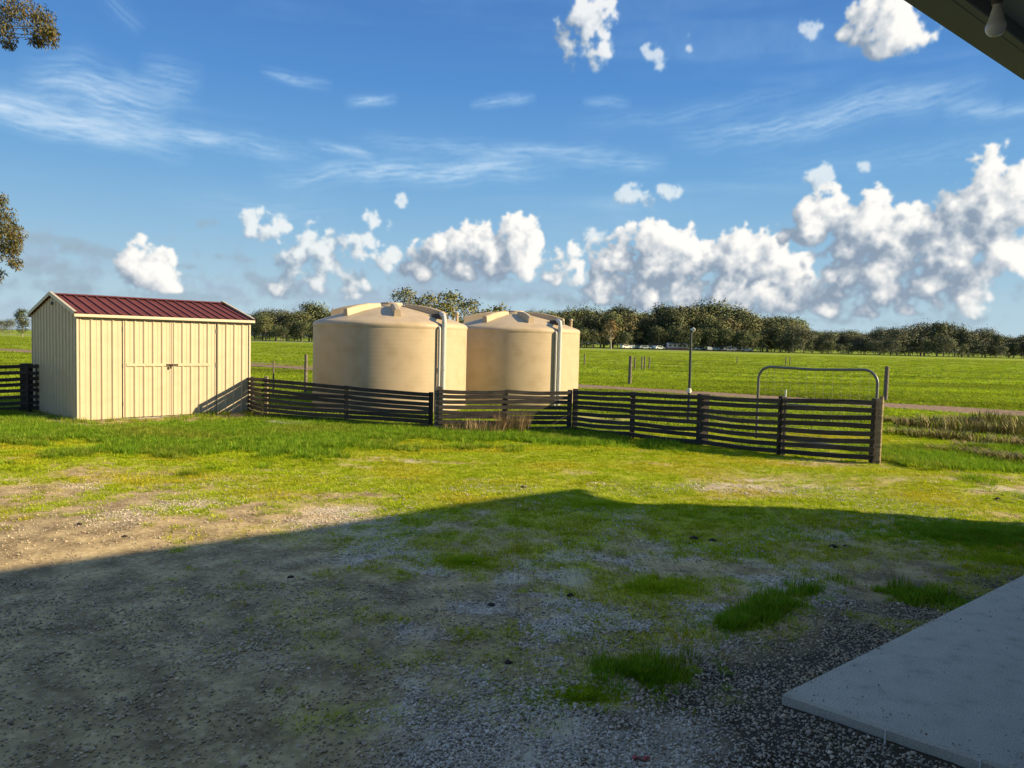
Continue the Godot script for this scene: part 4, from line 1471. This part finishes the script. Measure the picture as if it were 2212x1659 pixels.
func build_fences():
	var wood := noise_tex(512, 0.02, 5, [grey(0.35), grey(0.8), grey(1.0)], 61, false, Vector2(0.25, 2.0))
	var d1 := mat(lin(0.060, 0.050, 0.042), 0.8, wood, 0.9)
	var d2 := mat(lin(0.095, 0.080, 0.066), 0.8, wood, 0.9)
	var grey_w := mat(lin(0.20, 0.17, 0.14), 0.9, wood, 0.8)
	var tan_w := mat(lin(0.46, 0.36, 0.21), 0.85, wood, 0.8)
	var mats := [d1, d2, grey_w, tan_w]
	rail_fence("dark rail fence between the cream shed and a grey post", [[544, 890, 814, 0.08, 0.0, 1], [575, 901, 816, 0.07, 0.03, 3], [749, 914, 832, 0.09, 0.0, 0], [930, 926, 847, 0.09, 0.0, 0]], 8, mats, 1)
	rail_fence("short dark rail fence in front of the gap between the tanks", [[946, 928, 840, 0.15, 0.05, 2], [1090, 929, 840, 0.09, -0.02, 0], [1229, 930, 842, 0.09, 0.0, 2]], 8, mats, 2)
	rail_fence("long dark rail fence ending at the tan post by the gate", [[1241, 930, 842, 0.10, 0.02, 0], [1365, 944, 846, 0.09, 0.0, 0], [1516, 960, 852, 0.16, 0.01, 1], [1686, 982, 858, 0.10, 0.02, 0], [1886, 997, 862, 0.10, 0.01, 0]], 8, mats, 3)
	rail_fence("dark rail fence on the gable side of the cream shed", [[-160, 896, 786, 0.1, 0.0, 0], [-60, 893, 786, 0.1, 0.0, 0], [58, 889, 786, 0.17, 0.01, 0], [86, 888, 786, 0.09, 0.0, 0]], 8, mats, 4)
	# pale cap standing on the post beside the gate
	var g := on_ground(1686, 982)
	var o := thing("insulator_peg", g + Vector3(0, 0, 0.075), "thin white topped peg beside the fourth post of the long fence", "peg")
	var st := start()
	tube(st, [Vector3(0, -0.05, 0.03), Vector3(0, 0.93, 0.03)], [0.011, 0.011], 8)
	part("stake", done(st), mats[1], o)
	st = start()
	tube(st, [Vector3(0, 0.9301, 0.03), Vector3(0.004, 1.05, 0.03)], [0.016, 0.014], 8)
	part("cap", done(st), mat(lin(0.62, 0.62, 0.56), 0.5), o)
	# tan end post
	var p := on_ground(1897, 1000)
	st = start()
	tube(st, [Vector3(0, -0.2, 0), Vector3(0.0, 0.5, 0), Vector3(0.004, 1.0, 0), Vector3(0.004, 1.012, 0)], [0.034, 0.033, 0.032, 0.026], 12)
	tag(part("end_post", done(st), tan_w, self, Transform3D(Basis(), p)), "round tan timber post closing the long rail fence", "post")

func build_gate():
	var a := xz(0, 0)
	var g0 := at_depth(1637, 860, 13.9)
	var g1 := at_depth(1894, 862, 12.4)
	var p0 := Vector3(g0.x, 0, g0.z)
	var p1 := Vector3(g1.x, 0, g1.z)
	var along := (p1 - p0)
	var L := along.length()
	var bs := Basis(along.normalized(), Vector3.UP, along.normalized().cross(Vector3.UP))
	var galv := mat(lin(0.16, 0.165, 0.155), 0.5, null, 1.0, 0.55)
	var o := thing("metal_gate", p0, "galvanised pipe gate with rounded top corners behind the rail fence", "gate", "", bs)
	var H := 1.36
	var rr := 0.22
	var pts := [Vector3(0, 0.06, 0), Vector3(0, H - rr, 0)]
	for k in range(1, 7):
		var t := k / 6.0 * PI / 2
		pts.append(Vector3(rr - rr * cos(t), H - rr + rr * sin(t), 0))
	pts.append(Vector3(L * 0.5, H - 0.012, 0))
	for k in range(0, 7):
		var t := k / 6.0 * PI / 2
		pts.append(Vector3(L - rr + rr * sin(t), H + 0.02 - rr + rr * cos(t), 0))
	pts.append(Vector3(L, 0.06, 0))
	var rad := []
	for p in pts: rad.append(0.024)
	var st := start()
	tube(st, pts, rad, 10)
	part("frame", done(st), galv, o)
	st = start()
	tube(st, [Vector3(0.02, 0.09, 0), Vector3(L - 0.02, 0.09, 0)], [0.02, 0.02], 8)
	part("bottom_rail", done(st), galv, o)
	st = start()
	tube(st, [Vector3(0.02, 0.72, 0), Vector3(L - 0.02, 0.72, 0)], [0.014, 0.014], 8)
	part("middle_rail", done(st), galv, o)
	var wm := mat(lin(0.3, 0.3, 0.29), 0.5, null, 1.0, 0.6)
	var x := 0.15
	while x < L - 0.05:
		st = start()
		tube(st, [Vector3(x, 0.1, 0), Vector3(x, H - 0.03, 0)], [0.0018, 0.0018], 4, false)
		part("mesh_wire", done(st), wm, o)
		x += 0.15
	for k in 7:
		st = start()
		tube(st, [Vector3(0.02, 0.2 + k * 0.15, 0), Vector3(L - 0.02, 0.2 + k * 0.15, 0)], [0.0018, 0.0018], 4, false)
		part("mesh_wire", done(st), wm, o)

func build_paddock():
	var grain := noise_tex(256, 0.03, 4, [grey(0.55), grey(1.0)], 71)
	var pm := mat(lin(0.27, 0.235, 0.185), 0.9, grain, 1.5)
	var wire_m := mat(lin(0.22, 0.22, 0.21), 0.5, null, 1.0, 0.7)
	var line := func(label: String, posts: Array, wires: Array, sag: float):
		var o: Vector3 = posts[0][0]
		var f := thing("wire_fence", o, label, "fence", "wire fences round the paddock")
		for p in posts:
			var q: Vector3 = p[0] - o
			var st := start()
			tube(st, [q + Vector3(0, -0.2, 0), q + Vector3(0.008, p[1], 0.004), q + Vector3(0.008, p[1] + 0.01, 0.004)], [p[2], p[2] * 0.92, p[2] * 0.7], 10)
			part("post", done(st), pm, f)
		for i in posts.size() - 1:
			for w in wires:
				var a: Vector3 = posts[i][0] - o + Vector3(0, w, 0.05)
				var b: Vector3 = posts[i + 1][0] - o + Vector3(0, w, 0.05)
				var st := start()
				tube(st, [a, a.lerp(b, 0.5) - Vector3(0, sag, 0), b], [0.0022, 0.0022, 0.0022], 4, false)
				part("wire", done(st), wire_m, f)
	var a := on_ground(1360, 831)
	var b := on_ground(1912, 867)
	var dir := (b - a)
	line.call("wire fence with stout round posts along the green paddock", [[a - dir * 0.9, 1.18, 0.07], [a, 1.2, 0.075], [b, 1.17, 0.075], [b + dir * 0.6, 1.15, 0.07]], [0.35, 0.65, 0.95, 1.12], 0.02)
	var c := on_ground(660, 850)
	var d := on_ground(590, 858)
	line.call("wire fence with a slim stake and a post near the shed", [[d + Vector3(-2.6, 0, -0.4), 1.0, 0.03], [d, 1.0, 0.022], [c, 1.16, 0.05], [c + Vector3(3.2, 0, -0.6), 1.0, 0.03]], [0.4, 0.75, 0.98], 0.02)
	# far posts out in the paddock
	var k := 0
	for q in [[1371, 797, 771], [1386, 797, 771], [1392, 798, 770], [1402, 797, 771], [1697, 790, 772], [1706, 790, 772], [1262, 790, 765], [1592, 785, 770]]:
		var g := on_ground(q[0], q[1])
		var h := at_depth(q[0], q[2], -g.z).y
		var st := start()
		tube(st, [Vector3(0, -0.2, 0), Vector3(0.01, h, 0), Vector3(0.01, h + 0.02, 0)], [0.055, 0.05, 0.035], 8)
		tag(part("paddock_post", done(st), pm, self, Transform3D(Basis(), g)), "short weathered post standing alone out in the paddock", "post", "lone posts out in the paddock")
	# tall dark pole with a white head, just beyond the rail fence
	var g := on_ground(1486, 912)
	var tp := at_depth(1493, 713, -g.z)
	var o := thing("sprinkler_pole", g, "tall thin dark green pole with a white head", "pole")
	var st := start()
	var lean := Vector3(tp.x - g.x, tp.y, 0)
	tube(st, [Vector3(0, -0.2, 0), lean * 0.5 + Vector3(0.008, 0, 0), lean], [0.034, 0.031, 0.028], 10)
	part("shaft", done(st), mat(lin(0.030, 0.048, 0.036), 0.5), o)
	st = start()
	tube(st, [lean + Vector3(0.02, -0.01, 0.01), lean + Vector3(0.07, 0.035, 0.03)], [0.05, 0.04], 10)
	part("head", done(st), mat(lin(0.6, 0.58, 0.56), 0.5), o)
	st = start()
	tube(st, [Vector3(-0.01, 0.66, 0.035), Vector3(-0.01, 0.70, 0.035), Vector3(-0.01, 0.76, 0.035)], [0.045, 0.06, 0.04], 10)
	part("collar", done(st), mat(lin(0.62, 0.62, 0.58), 0.5), o)

# ================= gum tree at the left edge =================
func build_gum():
	var r := RandomNumberGenerator.new()
	r.seed = 77
	var D := 12.0
	var base := xz(-10.4, D)
	var o := thing("overhanging_gum", base, "gum tree whose leafy branches hang in beside the shed", "tree")
	var bark := mat(Color.WHITE, 0.9, noise_tex(256, 0.03, 4, [lin(0.14, 0.11, 0.08), lin(0.30, 0.25, 0.20), lin(0.36, 0.31, 0.26)], 51), 0.6)
	var st := start()
	var cr := start()
	tube(st, [Vector3(0, -0.3, 0), Vector3(-0.1, 2.2, 0.1), Vector3(0.1, 4.4, 0.0), Vector3(-0.1, 6.6, -0.2), Vector3(-0.2, 8.6, 0.1)], [0.24, 0.20, 0.15, 0.10, 0.03], 12)
	var clusters := []
	# the sprays that reach into view: pixel, depth shift, radius
	for q in [[92, 62, 0.0, 0.26], [108, 82, 0.1, 0.16], [60, 22, 0.1, 0.28], [20, 20, 0.2, 0.26], [8, 70, -0.1, 0.22], [98, 36, 0.0, 0.18], [25, 95, 0.0, 0.10], [112, 66, -0.1, 0.13], [84, 88, 0.1, 0.12], [0, 40, 0.1, 0.25],
			[0, 455, 0, 0.22], [12, 485, 0.1, 0.25], [28, 500, 0.0, 0.20], [32, 535, 0.1, 0.16], [38, 568, 0.0, 0.11], [14, 540, 0.0, 0.18], [-4, 590, 0.0, 0.14], [-14, 520, 0.2, 0.28], [36, 515, -0.1, 0.14], [3, 430, 0, 0.13]]:
		var p := at_depth(q[0] - 4, q[1], D + q[2]) - base
		clusters.append([p, q[3], 1])
	for k in 46:
		var a := r.randf() * TAU
		var y := r.randf_range(3.2, 9.0)
		var rad := sqrt(maxf(0.1, 1.0 - pow((y - 6.0) / 3.6, 2.0))) * r.randf_range(0.5, 2.0)
		var p := Vector3(cos(a) * rad - 0.5, y, sin(a) * rad)
		if p.x + base.x > -0.70 * (D - p.z) - 0.5: p.x = -0.70 * (D - p.z) - 0.7 - base.x - r.randf() * 0.6
		clusters.append([p, r.randf_range(0.3, 0.55), 0])
	# limbs
	var roots := [Vector3(0.05, 3.6, 0), Vector3(0.05, 4.8, 0), Vector3(-0.05, 6.0, -0.1), Vector3(-0.1, 6.9, -0.1), Vector3(0, 2.8, 0.05)]
	var i := 0
	for c in clusters:
		var p: Vector3 = c[0]
		var best := roots[0] as Vector3
		for q in roots:
			if absf(q.y - p.y + 0.6) < absf(best.y - p.y + 0.6): best = q
		if i % 2 == 0 or c[2] == 1:
			var m := best.lerp(p, 0.55) + Vector3(r.randfn() * 0.08, 0.16, r.randfn() * 0.08)
			tube(st, [best, m, p + Vector3(0, 0.03, 0)], [0.035 if c[2] == 0 else 0.016, 0.014 if c[2] == 0 else 0.009, 0.004], 6, false)
		var leaves := 420 if c[2] == 1 else 150
		leaves = int(leaves * (c[1] / 0.26 if c[2] == 1 else 1.0))
		for k in leaves:
			var v := Vector3(r.randfn(), r.randfn() * 0.8, r.randfn()) * 0.55
			if v.length() > 1.0: v = v.normalized() * r.randf_range(0.5, 1.0)
			var dir := Vector3(r.randfn() * 0.6, -0.7 + r.randfn() * 0.5, r.randfn() * 0.6).normalized()
			var col := Color(0.115, 0.105, 0.030) if r.randf() < 0.72 else (Color(0.17, 0.12, 0.045) if r.randf() < 0.5 else Color(0.06, 0.07, 0.025))
			leaf(cr, p + v * c[1], dir, r, r.randf_range(0.05, 0.085), 0.017 if c[2] == 1 else 0.03, col)
		i += 1
	part("trunk", done(st), bark, o)
	part("crown", done(cr), leafy(Color(0.25, 0.25, 0.08)), o)

# ================= weeds and bushes =================
func blade(st: SurfaceTool, p: Vector3, lean: Vector3, h: float, w: float, c: Color, c2: Color):
	var side := lean.cross(Vector3.UP).normalized() * w * 0.5
	var m := p + Vector3(0, h * 0.55, 0) + lean * h * 0.28
	var t := p + Vector3(0, h * 0.95, 0) + lean * h * 0.85
	var n := (side.normalized().cross(Vector3.UP).normalized() * 0.9 + Vector3.UP * 0.55).normalized()
	var a := p - side
	var b := p + side
	var ml := m - side * 0.8
	var mr := m + side * 0.8
	st.set_color(c)
	tri(st, a, b, ml, n, n, n)
	tri(st, b, mr, ml, n, n, n)
	st.set_color(c2)
	tri(st, ml, mr, t, n, n, n)

func tussock(r: RandomNumberGenerator, n: int, h: float, spread: float, w: float, cols: Array, droop := 0.6) -> ArrayMesh:
	var st := start()
	for k in n:
		var a := r.randf() * TAU
		var d := Vector3(cos(a), 0, sin(a))
		var p := d * spread * sqrt(r.randf()) - Vector3(0, 0.02, 0)
		var c: Color = cols[r.randi_range(0, cols.size() - 1)]
		var v := r.randf_range(0.75, 1.25)
		c = Color(c.r * v, c.g * v, c.b * v)
		var a2 := a + r.randfn() * 0.8
		blade(st, p, Vector3(cos(a2), 0, sin(a2)) * r.randf_range(0.1, droop), h * r.randf_range(0.45, 1.0), w * r.randf_range(0.7, 1.2), c, c)
	return done(st)

func build_weeds():
	var r := RandomNumberGenerator.new()
	r.seed = 515
	var lm := leafy(Color(0.2, 0.18, 0.08))
	var dry := [Color(0.20, 0.145, 0.075), Color(0.15, 0.115, 0.06), Color(0.27, 0.21, 0.11), Color(0.12, 0.13, 0.04)]
	var mixd := [Color(0.22, 0.24, 0.05), Color(0.28, 0.22, 0.10), Color(0.15, 0.19, 0.035), Color(0.34, 0.28, 0.14)]
	# rank dry growth past the end of the fence
	var protos := []
	for k in 4: protos.append([tussock(r, 230, 0.36, 0.30, 0.014, dry if k % 2 == 0 else mixd, 0.9), "dry brown" if k % 2 == 0 else "brown and green"])
	for q in [[1950, 938, 0.5], [1972, 922, 0.8], [2003, 946, 0.7], [2026, 928, 1.05], [2058, 950, 0.75], [2090, 934, 1.15], [2122, 957, 0.65], [2148, 938, 1.0], [2186, 964, 0.7], [2206, 943, 1.25], [2240, 972, 0.8], [2080, 914, 0.8], [2140, 914, 1.15], [2198, 920, 0.9], [2012, 910, 0.55], [2234, 928, 1.2], [2170, 992, 0.45], [2128, 984, 0.4], [2212, 1000, 0.5], [1932, 912, 0.5], [2100, 968, 0.45], [2050, 975, 0.35]]:
		var g := on_ground(q[0], q[1])
		var pr: Array = protos[r.randi_range(0, 3)]
		var o := thing("weed_clump", g, "%s weed clump in the rank growth past the fence end" % pr[1], "weed", "rank weeds past the end of the fence", Basis(Vector3.UP, r.randf() * TAU).scaled(Vector3(0.9 + q[2] * 0.5, q[2], 0.9 + q[2] * 0.4)))
		part("stalks", pr[0], lm, o)
	# pale dry bush growing through the short fence, and low dry growth beside it
	for q in [[1108, 931, 0.52, 0.34, 420, "tall pale dry bush growing through the short rail fence"], [1050, 933, 0.34, 0.38, 300, "low brown dry growth at the foot of the short fence"], [985, 930, 0.22, 0.30, 200, "thin dry tuft beside the grey fence post"]]:
		var g := on_ground(q[0], q[1])
		var o := thing("dry_bush", g, q[5], "bush")
		part("stalks", tussock(r, q[4], q[2], q[3], 0.008, [Color(0.36, 0.25, 0.13), Color(0.27, 0.18, 0.10), Color(0.42, 0.32, 0.19)], 0.5), lm, o)

# ================= grass =================
func scatter(called: String, label: String, category: String, mesh: Mesh, m: Material, places: Array, tints: Array):
	var mm := MultiMesh.new()
	mm.transform_format = MultiMesh.TRANSFORM_3D
	mm.use_colors = true
	mm.mesh = mesh
	mm.instance_count = places.size()
	for i in places.size():
		mm.set_instance_transform(i, places[i])
		mm.set_instance_color(i, tints[i])
	var o := MultiMeshInstance3D.new()
	o.name = numbered(called)
	o.multimesh = mm
	o.material_override = m
	add_child(o)
	tag(o, label, category, "", "stuff")

func build_grass():
	var r := RandomNumberGenerator.new()
	r.seed = 2024
	var lm := leafy(lin(0.8, 0.85, 0.30))
	var g_cols := [Color(0.42, 0.47, 0.016), Color(0.36, 0.43, 0.014), Color(0.48, 0.47, 0.03), Color(0.27, 0.36, 0.014)]
	var short := []
	var tall := []
	for k in 2:
		short.append(tussock(r, 34, 0.055, 0.075, 0.0075, g_cols, 1.1))
		tall.append(tussock(r, 46, 0.125, 0.085, 0.008, [Color(0.18, 0.30, 0.018), Color(0.14, 0.26, 0.016), Color(0.24, 0.35, 0.022), Color(0.34, 0.37, 0.05)], 0.8))
	var P := [[], [], [], []]
	var T := [[], [], [], []]
	# yard, from just before the camera to a little past the fence
	var n := 90000
	for i in n:
		var d := sqrt(r.randf_range(2.6 * 2.6, 18.0 * 18.0))
		var x := r.randf_range(-0.78, 0.80) * d
		if inside_slab(x, d) or inside_solid(x, d): continue
		if r.randf() > mask[mask_at(x, d)] / 255.0: continue
		var g := grass_at(x, d)
		var k := 0
		if g.y > 1.25 and r.randf() < (g.y - 1.0) * 0.75: k = 2
		k += r.randi_range(0, 1)
		var s := r.randf_range(0.65, 1.2) * (1.0 if k >= 2 else clampf(g.y, 0.5, 1.25))
		var wid := 1.0 if d > 6.0 else 0.8
		var y := ground_y(x, d)
		P[k].append(Transform3D(Basis(Vector3.UP, r.randf() * TAU).scaled(Vector3(s * wid, s * r.randf_range(0.8, 1.2), s * wid)), Vector3(x, y, -d)))
		var dryness := clampf(0.5 + n_a.get_noise_2d(x * 0.8 + 11, d * 1.3) * 1.6 - g.x * 0.45, 0, 1)
		var v := r.randf_range(0.8, 1.2)
		T[k].append(Color(lerpf(0.95, 1.25, dryness) * v, lerpf(1.04, 1.0, dryness) * v, lerpf(1.0, 1.8, dryness) * v))
	# dense clumps
	for p in patches:
		if p[4] < 0.6: continue
		for i in int(2600 * p[1] * p[2] / 0.05 * 0.17):
			var a := r.randf() * TAU
			var q := sqrt(r.randf())
			q = absf(r.randfn()) * 0.62
			var u: float = cos(a) * q * p[1]
			var v: float = sin(a) * q * p[2]
			var x: float = p[0].x + u * cos(p[3]) - v * sin(p[3])
			var d: float = p[0].y + u * sin(p[3]) + v * cos(p[3])
			if inside_slab(x, d) or n_b.get_noise_2d(x * 2.0, d * 2.0) < -0.28: continue
			var k := 2 if p[5] > 1.1 else 0
			k += r.randi_range(0, 1)
			var s := r.randf_range(0.3, 0.95) * (0.72 if k >= 2 else 0.85) * (1.15 - 0.5 * minf(q, 1.0))
			P[k].append(Transform3D(Basis(Vector3.UP, r.randf() * TAU).scaled(Vector3(s, s, s)), Vector3(x, ground_y(x, d), -d)))
			var w := r.randf_range(0.85, 1.25)
			T[k].append(Color(w * 0.95, w * 1.12, w * 0.9) if r.randf() > 0.12 else Color(w * 1.7, w * 1.25, w * 3.0))
	for k in 4:
		scatter("lawn_grass", ["short yellow green grass in the yard", "short yellow green grass in the yard", "longer green grass before the fence and shed", "longer green grass before the fence and shed"][k], "grass", [short[0], short[1], tall[0], tall[1]][k], lm, P[k], T[k])
	# paddock
	var pas := tussock(r, 26, 0.16, 0.22, 0.024, [Color(0.30, 0.40, 0.026), Color(0.33, 0.42, 0.028), Color(0.24, 0.35, 0.022), Color(0.37, 0.41, 0.04)], 0.9)
	var pp := []
	var pt := []
	for i in 75000:
		var d := 15.5 * pow(190.0 / 15.5, r.randf())
		if r.randf() < 0.5: d = sqrt(r.randf_range(15.5 * 15.5, 40.0 * 40.0))
		var x := r.randf_range(-0.74, 0.76) * d
		if d < fence_depth(x) + 0.4 or on_track(x, d) or inside_solid(x, d): continue
		if d < 20.0 and mask[mask_at(x, d)] / 255.0 < r.randf(): continue
		var s := r.randf_range(0.5, 1.0) * (1.0 if d > 24 else 0.8)
		var wide := s * (1.0 + d / 45.0)
		pp.append(Transform3D(Basis(Vector3.UP, r.randf() * TAU).scaled(Vector3(wide, s * r.randf_range(0.6, 1.0), wide)), Vector3(x, ground_y(x, d), -d)))
		var v := r.randf_range(0.8, 1.2) * (1.0 + 0.55 * n_c.get_noise_2d(x * 0.5, d * 1.6))
		pt.append(Color(v, v, v))
	scatter("pasture_grass", "green pasture grass of the paddock beyond the fence", "grass", pas, lm, pp, pt)

func on_track(x: float, d: float) -> bool:
	# the track's middle line runs from (14.5, 21.7) to (-41, 63)
	var mid := 21.7 + (14.5 - x) * 0.732 if x < 14.5 else 21.7 - (x - 14.5) * 0.787
	return absf(d - mid) < 1.5 + n_b.get_noise_2d(x, d) * 0.5

func inside_slab(x: float, d: float) -> bool:
	var e := (x - 1.332) * 0.635 - (d - 3.62) * 0.772
	var a := (x - 1.332) * 0.772 + (d - 3.62) * 0.635
	return e > -0.015 and a > 0.155 * e - 0.02

func inside_solid(x: float, d: float) -> bool:
	var sx := (x + 8.2) * 0.687 + (d - 14.47) * 0.727
	var sd := -(x + 8.2) * 0.727 + (d - 14.47) * 0.687
	if sx > -0.03 and sx < 3.53 and sd > -0.06 and sd < 2.8: return true
	return Vector2(x + 3.02, d - 19.1).length() < 1.9 or Vector2(x - 0.04, d - 22.25).length() < 1.9

# ================= gravel =================
func pebble(r: RandomNumberGenerator) -> ArrayMesh:
	var st := start()
	var v := [Vector3(1, 0, 0), Vector3(-1, 0, 0), Vector3(0, 0.7, 0), Vector3(0, -0.7, 0), Vector3(0, 0, 1), Vector3(0, 0, -1)]
	for i in 6: v[i] = v[i] * r.randf_range(0.75, 1.15) + Vector3(r.randfn(), r.randfn(), r.randfn()) * 0.12
	for f in [[0, 2, 4], [4, 2, 1], [1, 2, 5], [5, 2, 0], [0, 3, 4], [4, 3, 1], [1, 3, 5], [5, 3, 0]]:
		var a: Vector3 = v[f[0]]
		var b: Vector3 = v[f[1]]
		var c: Vector3 = v[f[2]]
		var ab := (a + b).normalized() * 0.86
		var bc := (b + c).normalized() * 0.86
		var ca := (c + a).normalized() * 0.86
		ab.y *= 0.8
		bc.y *= 0.8
		ca.y *= 0.8
		for t in [[a, ab, ca], [ab, b, bc], [ca, bc, c], [ab, bc, ca]]:
			var n: Vector3 = (t[2] - t[0]).cross(t[1] - t[0]).normalized()
			if n.dot(t[0] + t[1] + t[2]) < 0: n = -n
			tri(st, t[0], t[1], t[2], n, n, n)
	return done(st)

func build_gravel():
	var r := RandomNumberGenerator.new()
	r.seed = 606
	var m := StandardMaterial3D.new()
	m.vertex_color_use_as_albedo = true
	m.roughness = 0.9
	var P := [[], [], []]
	var T := [[], [], []]
	for i in 420000:
		var d := sqrt(r.randf_range(2.4 * 2.4, 9.5 * 9.5)) if i % 2 == 0 else sqrt(r.randf_range(2.4 * 2.4, 5.2 * 5.2))
		var x := r.randf_range(-0.76, 0.78) * d
		if inside_slab(x, d): continue
		var mi := mask_at(x, d)
		var s := Vector2(mask[mi + 1], mask[mi + 2]) / 255.0
		var g := mask[mi] / 255.0
		var dens := (0.13 + 0.85 * s.x) * (1.0 - 0.5 * g)
		dens = lerpf(dens, 0.30, s.y)
		if r.randf() > dens: continue
		var k := r.randi_range(0, 2)
		var z := r.randf_range(0.003, 0.0072) * (1.0 + 1.1 * pow(r.randf(), 7.0))
		var b := Basis.from_euler(Vector3(r.randfn() * 0.5, r.randf() * TAU, r.randfn() * 0.5)).scaled(Vector3(z, z, z) * Vector3(r.randf_range(0.8, 1.3), 1, 1))
		P[k].append(Transform3D(b, Vector3(x, ground_y(x, d) + z * 0.35, -d)))
		var v := r.randf_range(0.24, 0.52) * lerpf(1.0, 1.35, s.x)
		if r.randf() < 0.03: v = 0.70
		if r.randf() < 0.03 + 0.11 * s.x: v *= 0.4
		var tan_ := lerpf(0.82, 0.62, clampf(1.0 - s.x * 1.4, 0, 1))
		T[k].append(Color(v * r.randf_range(1.0, 1.12), v * lerpf(0.95, 0.86, clampf(1.0 - s.x * 1.4, 0, 1)), v * tan_ * r.randf_range(0.9, 1.1)))
	# stones kicked up on to the slab, mostly near its edge
	for i in 260:
		var e := 0.02 + 1.6 * pow(r.randf(), 3.0)
		var a := 0.155 * e + 0.03 + r.randf() * 4.5
		if i % 3 == 0:
			e = 0.05 + r.randf() * 1.4
			a = 0.155 * e + 0.03 + 0.5 * pow(r.randf(), 2.5)
		var p := Vector2(1.332, 3.62) + Vector2(0.635, -0.772) * e + Vector2(0.772, 0.635) * a
		var z := r.randf_range(0.002, 0.006)
		var v := r.randf_range(0.2, 0.6)
		P[i % 3].append(Transform3D(Basis.from_euler(Vector3(r.randfn() * 0.3, r.randf() * TAU, r.randfn() * 0.3)).scaled(Vector3(z, z, z)), Vector3(p.x, 0.042 + z * 0.5, -p.y)))
		T[i % 3].append(Color(v, v * 0.93, v * 0.8))
	for k in 3:
		scatter("gravel", "loose pale crushed stone strewn over the yard", "gravel", pebble(r), m, P[k], T[k])

# ================= small things =================
func build_small():
	var r := RandomNumberGenerator.new()
	r.seed = 31
	# red scrap on the gravel
	var g := on_ground(1383, 1637)
	g.y = ground_y(g.x, -g.z)
	var st := start()
	for k in 5:
		var a := Vector3(-0.034 + k * 0.014, 0.008 + 0.006 * sin(k * 1.7), -0.014 + 0.006 * cos(k * 2.1))
		var b := Vector3(-0.020 + k * 0.014, 0.008 + 0.006 * sin((k + 1) * 1.7), -0.014 + 0.006 * cos((k + 1) * 2.1))
		quad(st, a, b, b + Vector3(0.004, 0.006, 0.028), a + Vector3(0.004, 0.006, 0.026), Vector3.UP)
		quad(st, a - Vector3(0, 0.003, 0), b - Vector3(0, 0.003, 0), b + Vector3(0.004, 0.003, 0.028), a + Vector3(0.004, 0.003, 0.026), Vector3.DOWN)
	tag(part("red_leaf", done(st), mat(lin(0.30, 0.012, 0.015), 0.6), self, Transform3D(Basis(), g)), "small red leaf lying on the pale gravel", "leaf")
	# dark clods lying about the yard
	var dark := mat(lin(0.035, 0.028, 0.022), 1.0)
	var pm := pebble(r)
	for q in [[172, 1136, 0.035], [270, 1160, 0.03], [628, 1250, 0.03], [1062, 1304, 0.04], [1098, 1432, 0.03], [1232, 1282, 0.035], [1500, 1158, 0.05], [1540, 1162, 0.045], [1800, 1180, 0.05], [1825, 1176, 0.035], [1130, 1052, 0.05], [2155, 1075, 0.05]]:
		var p := on_ground(q[0], q[1])
		p.y = ground_y(p.x, -p.z) + q[2] * 0.12
		var s: float = q[2]
		var o := part("dark_clod", pm, dark, self, Transform3D(Basis(Vector3.UP, r.randf() * TAU).scaled(Vector3(s * 1.0, s * 0.6, s * 0.8)), p))
		tag(o, "small dark clod of earth lying in the yard", "clod", "dark clods lying about the yard")
	# flat pale paver in front of the shed
	var p := on_ground(618, 916)
	st = start()
	box(st, Vector3(-0.42, -0.04, -0.22), Vector3(0.42, 0.045, 0.22), 0.01)
	tag(part("paver", done(st), mat(lin(0.36, 0.31, 0.25), 0.9), self, Transform3D(Basis(Vector3.UP, -0.2), p)), "flat pale paving slab in the grass by the shed", "paver")
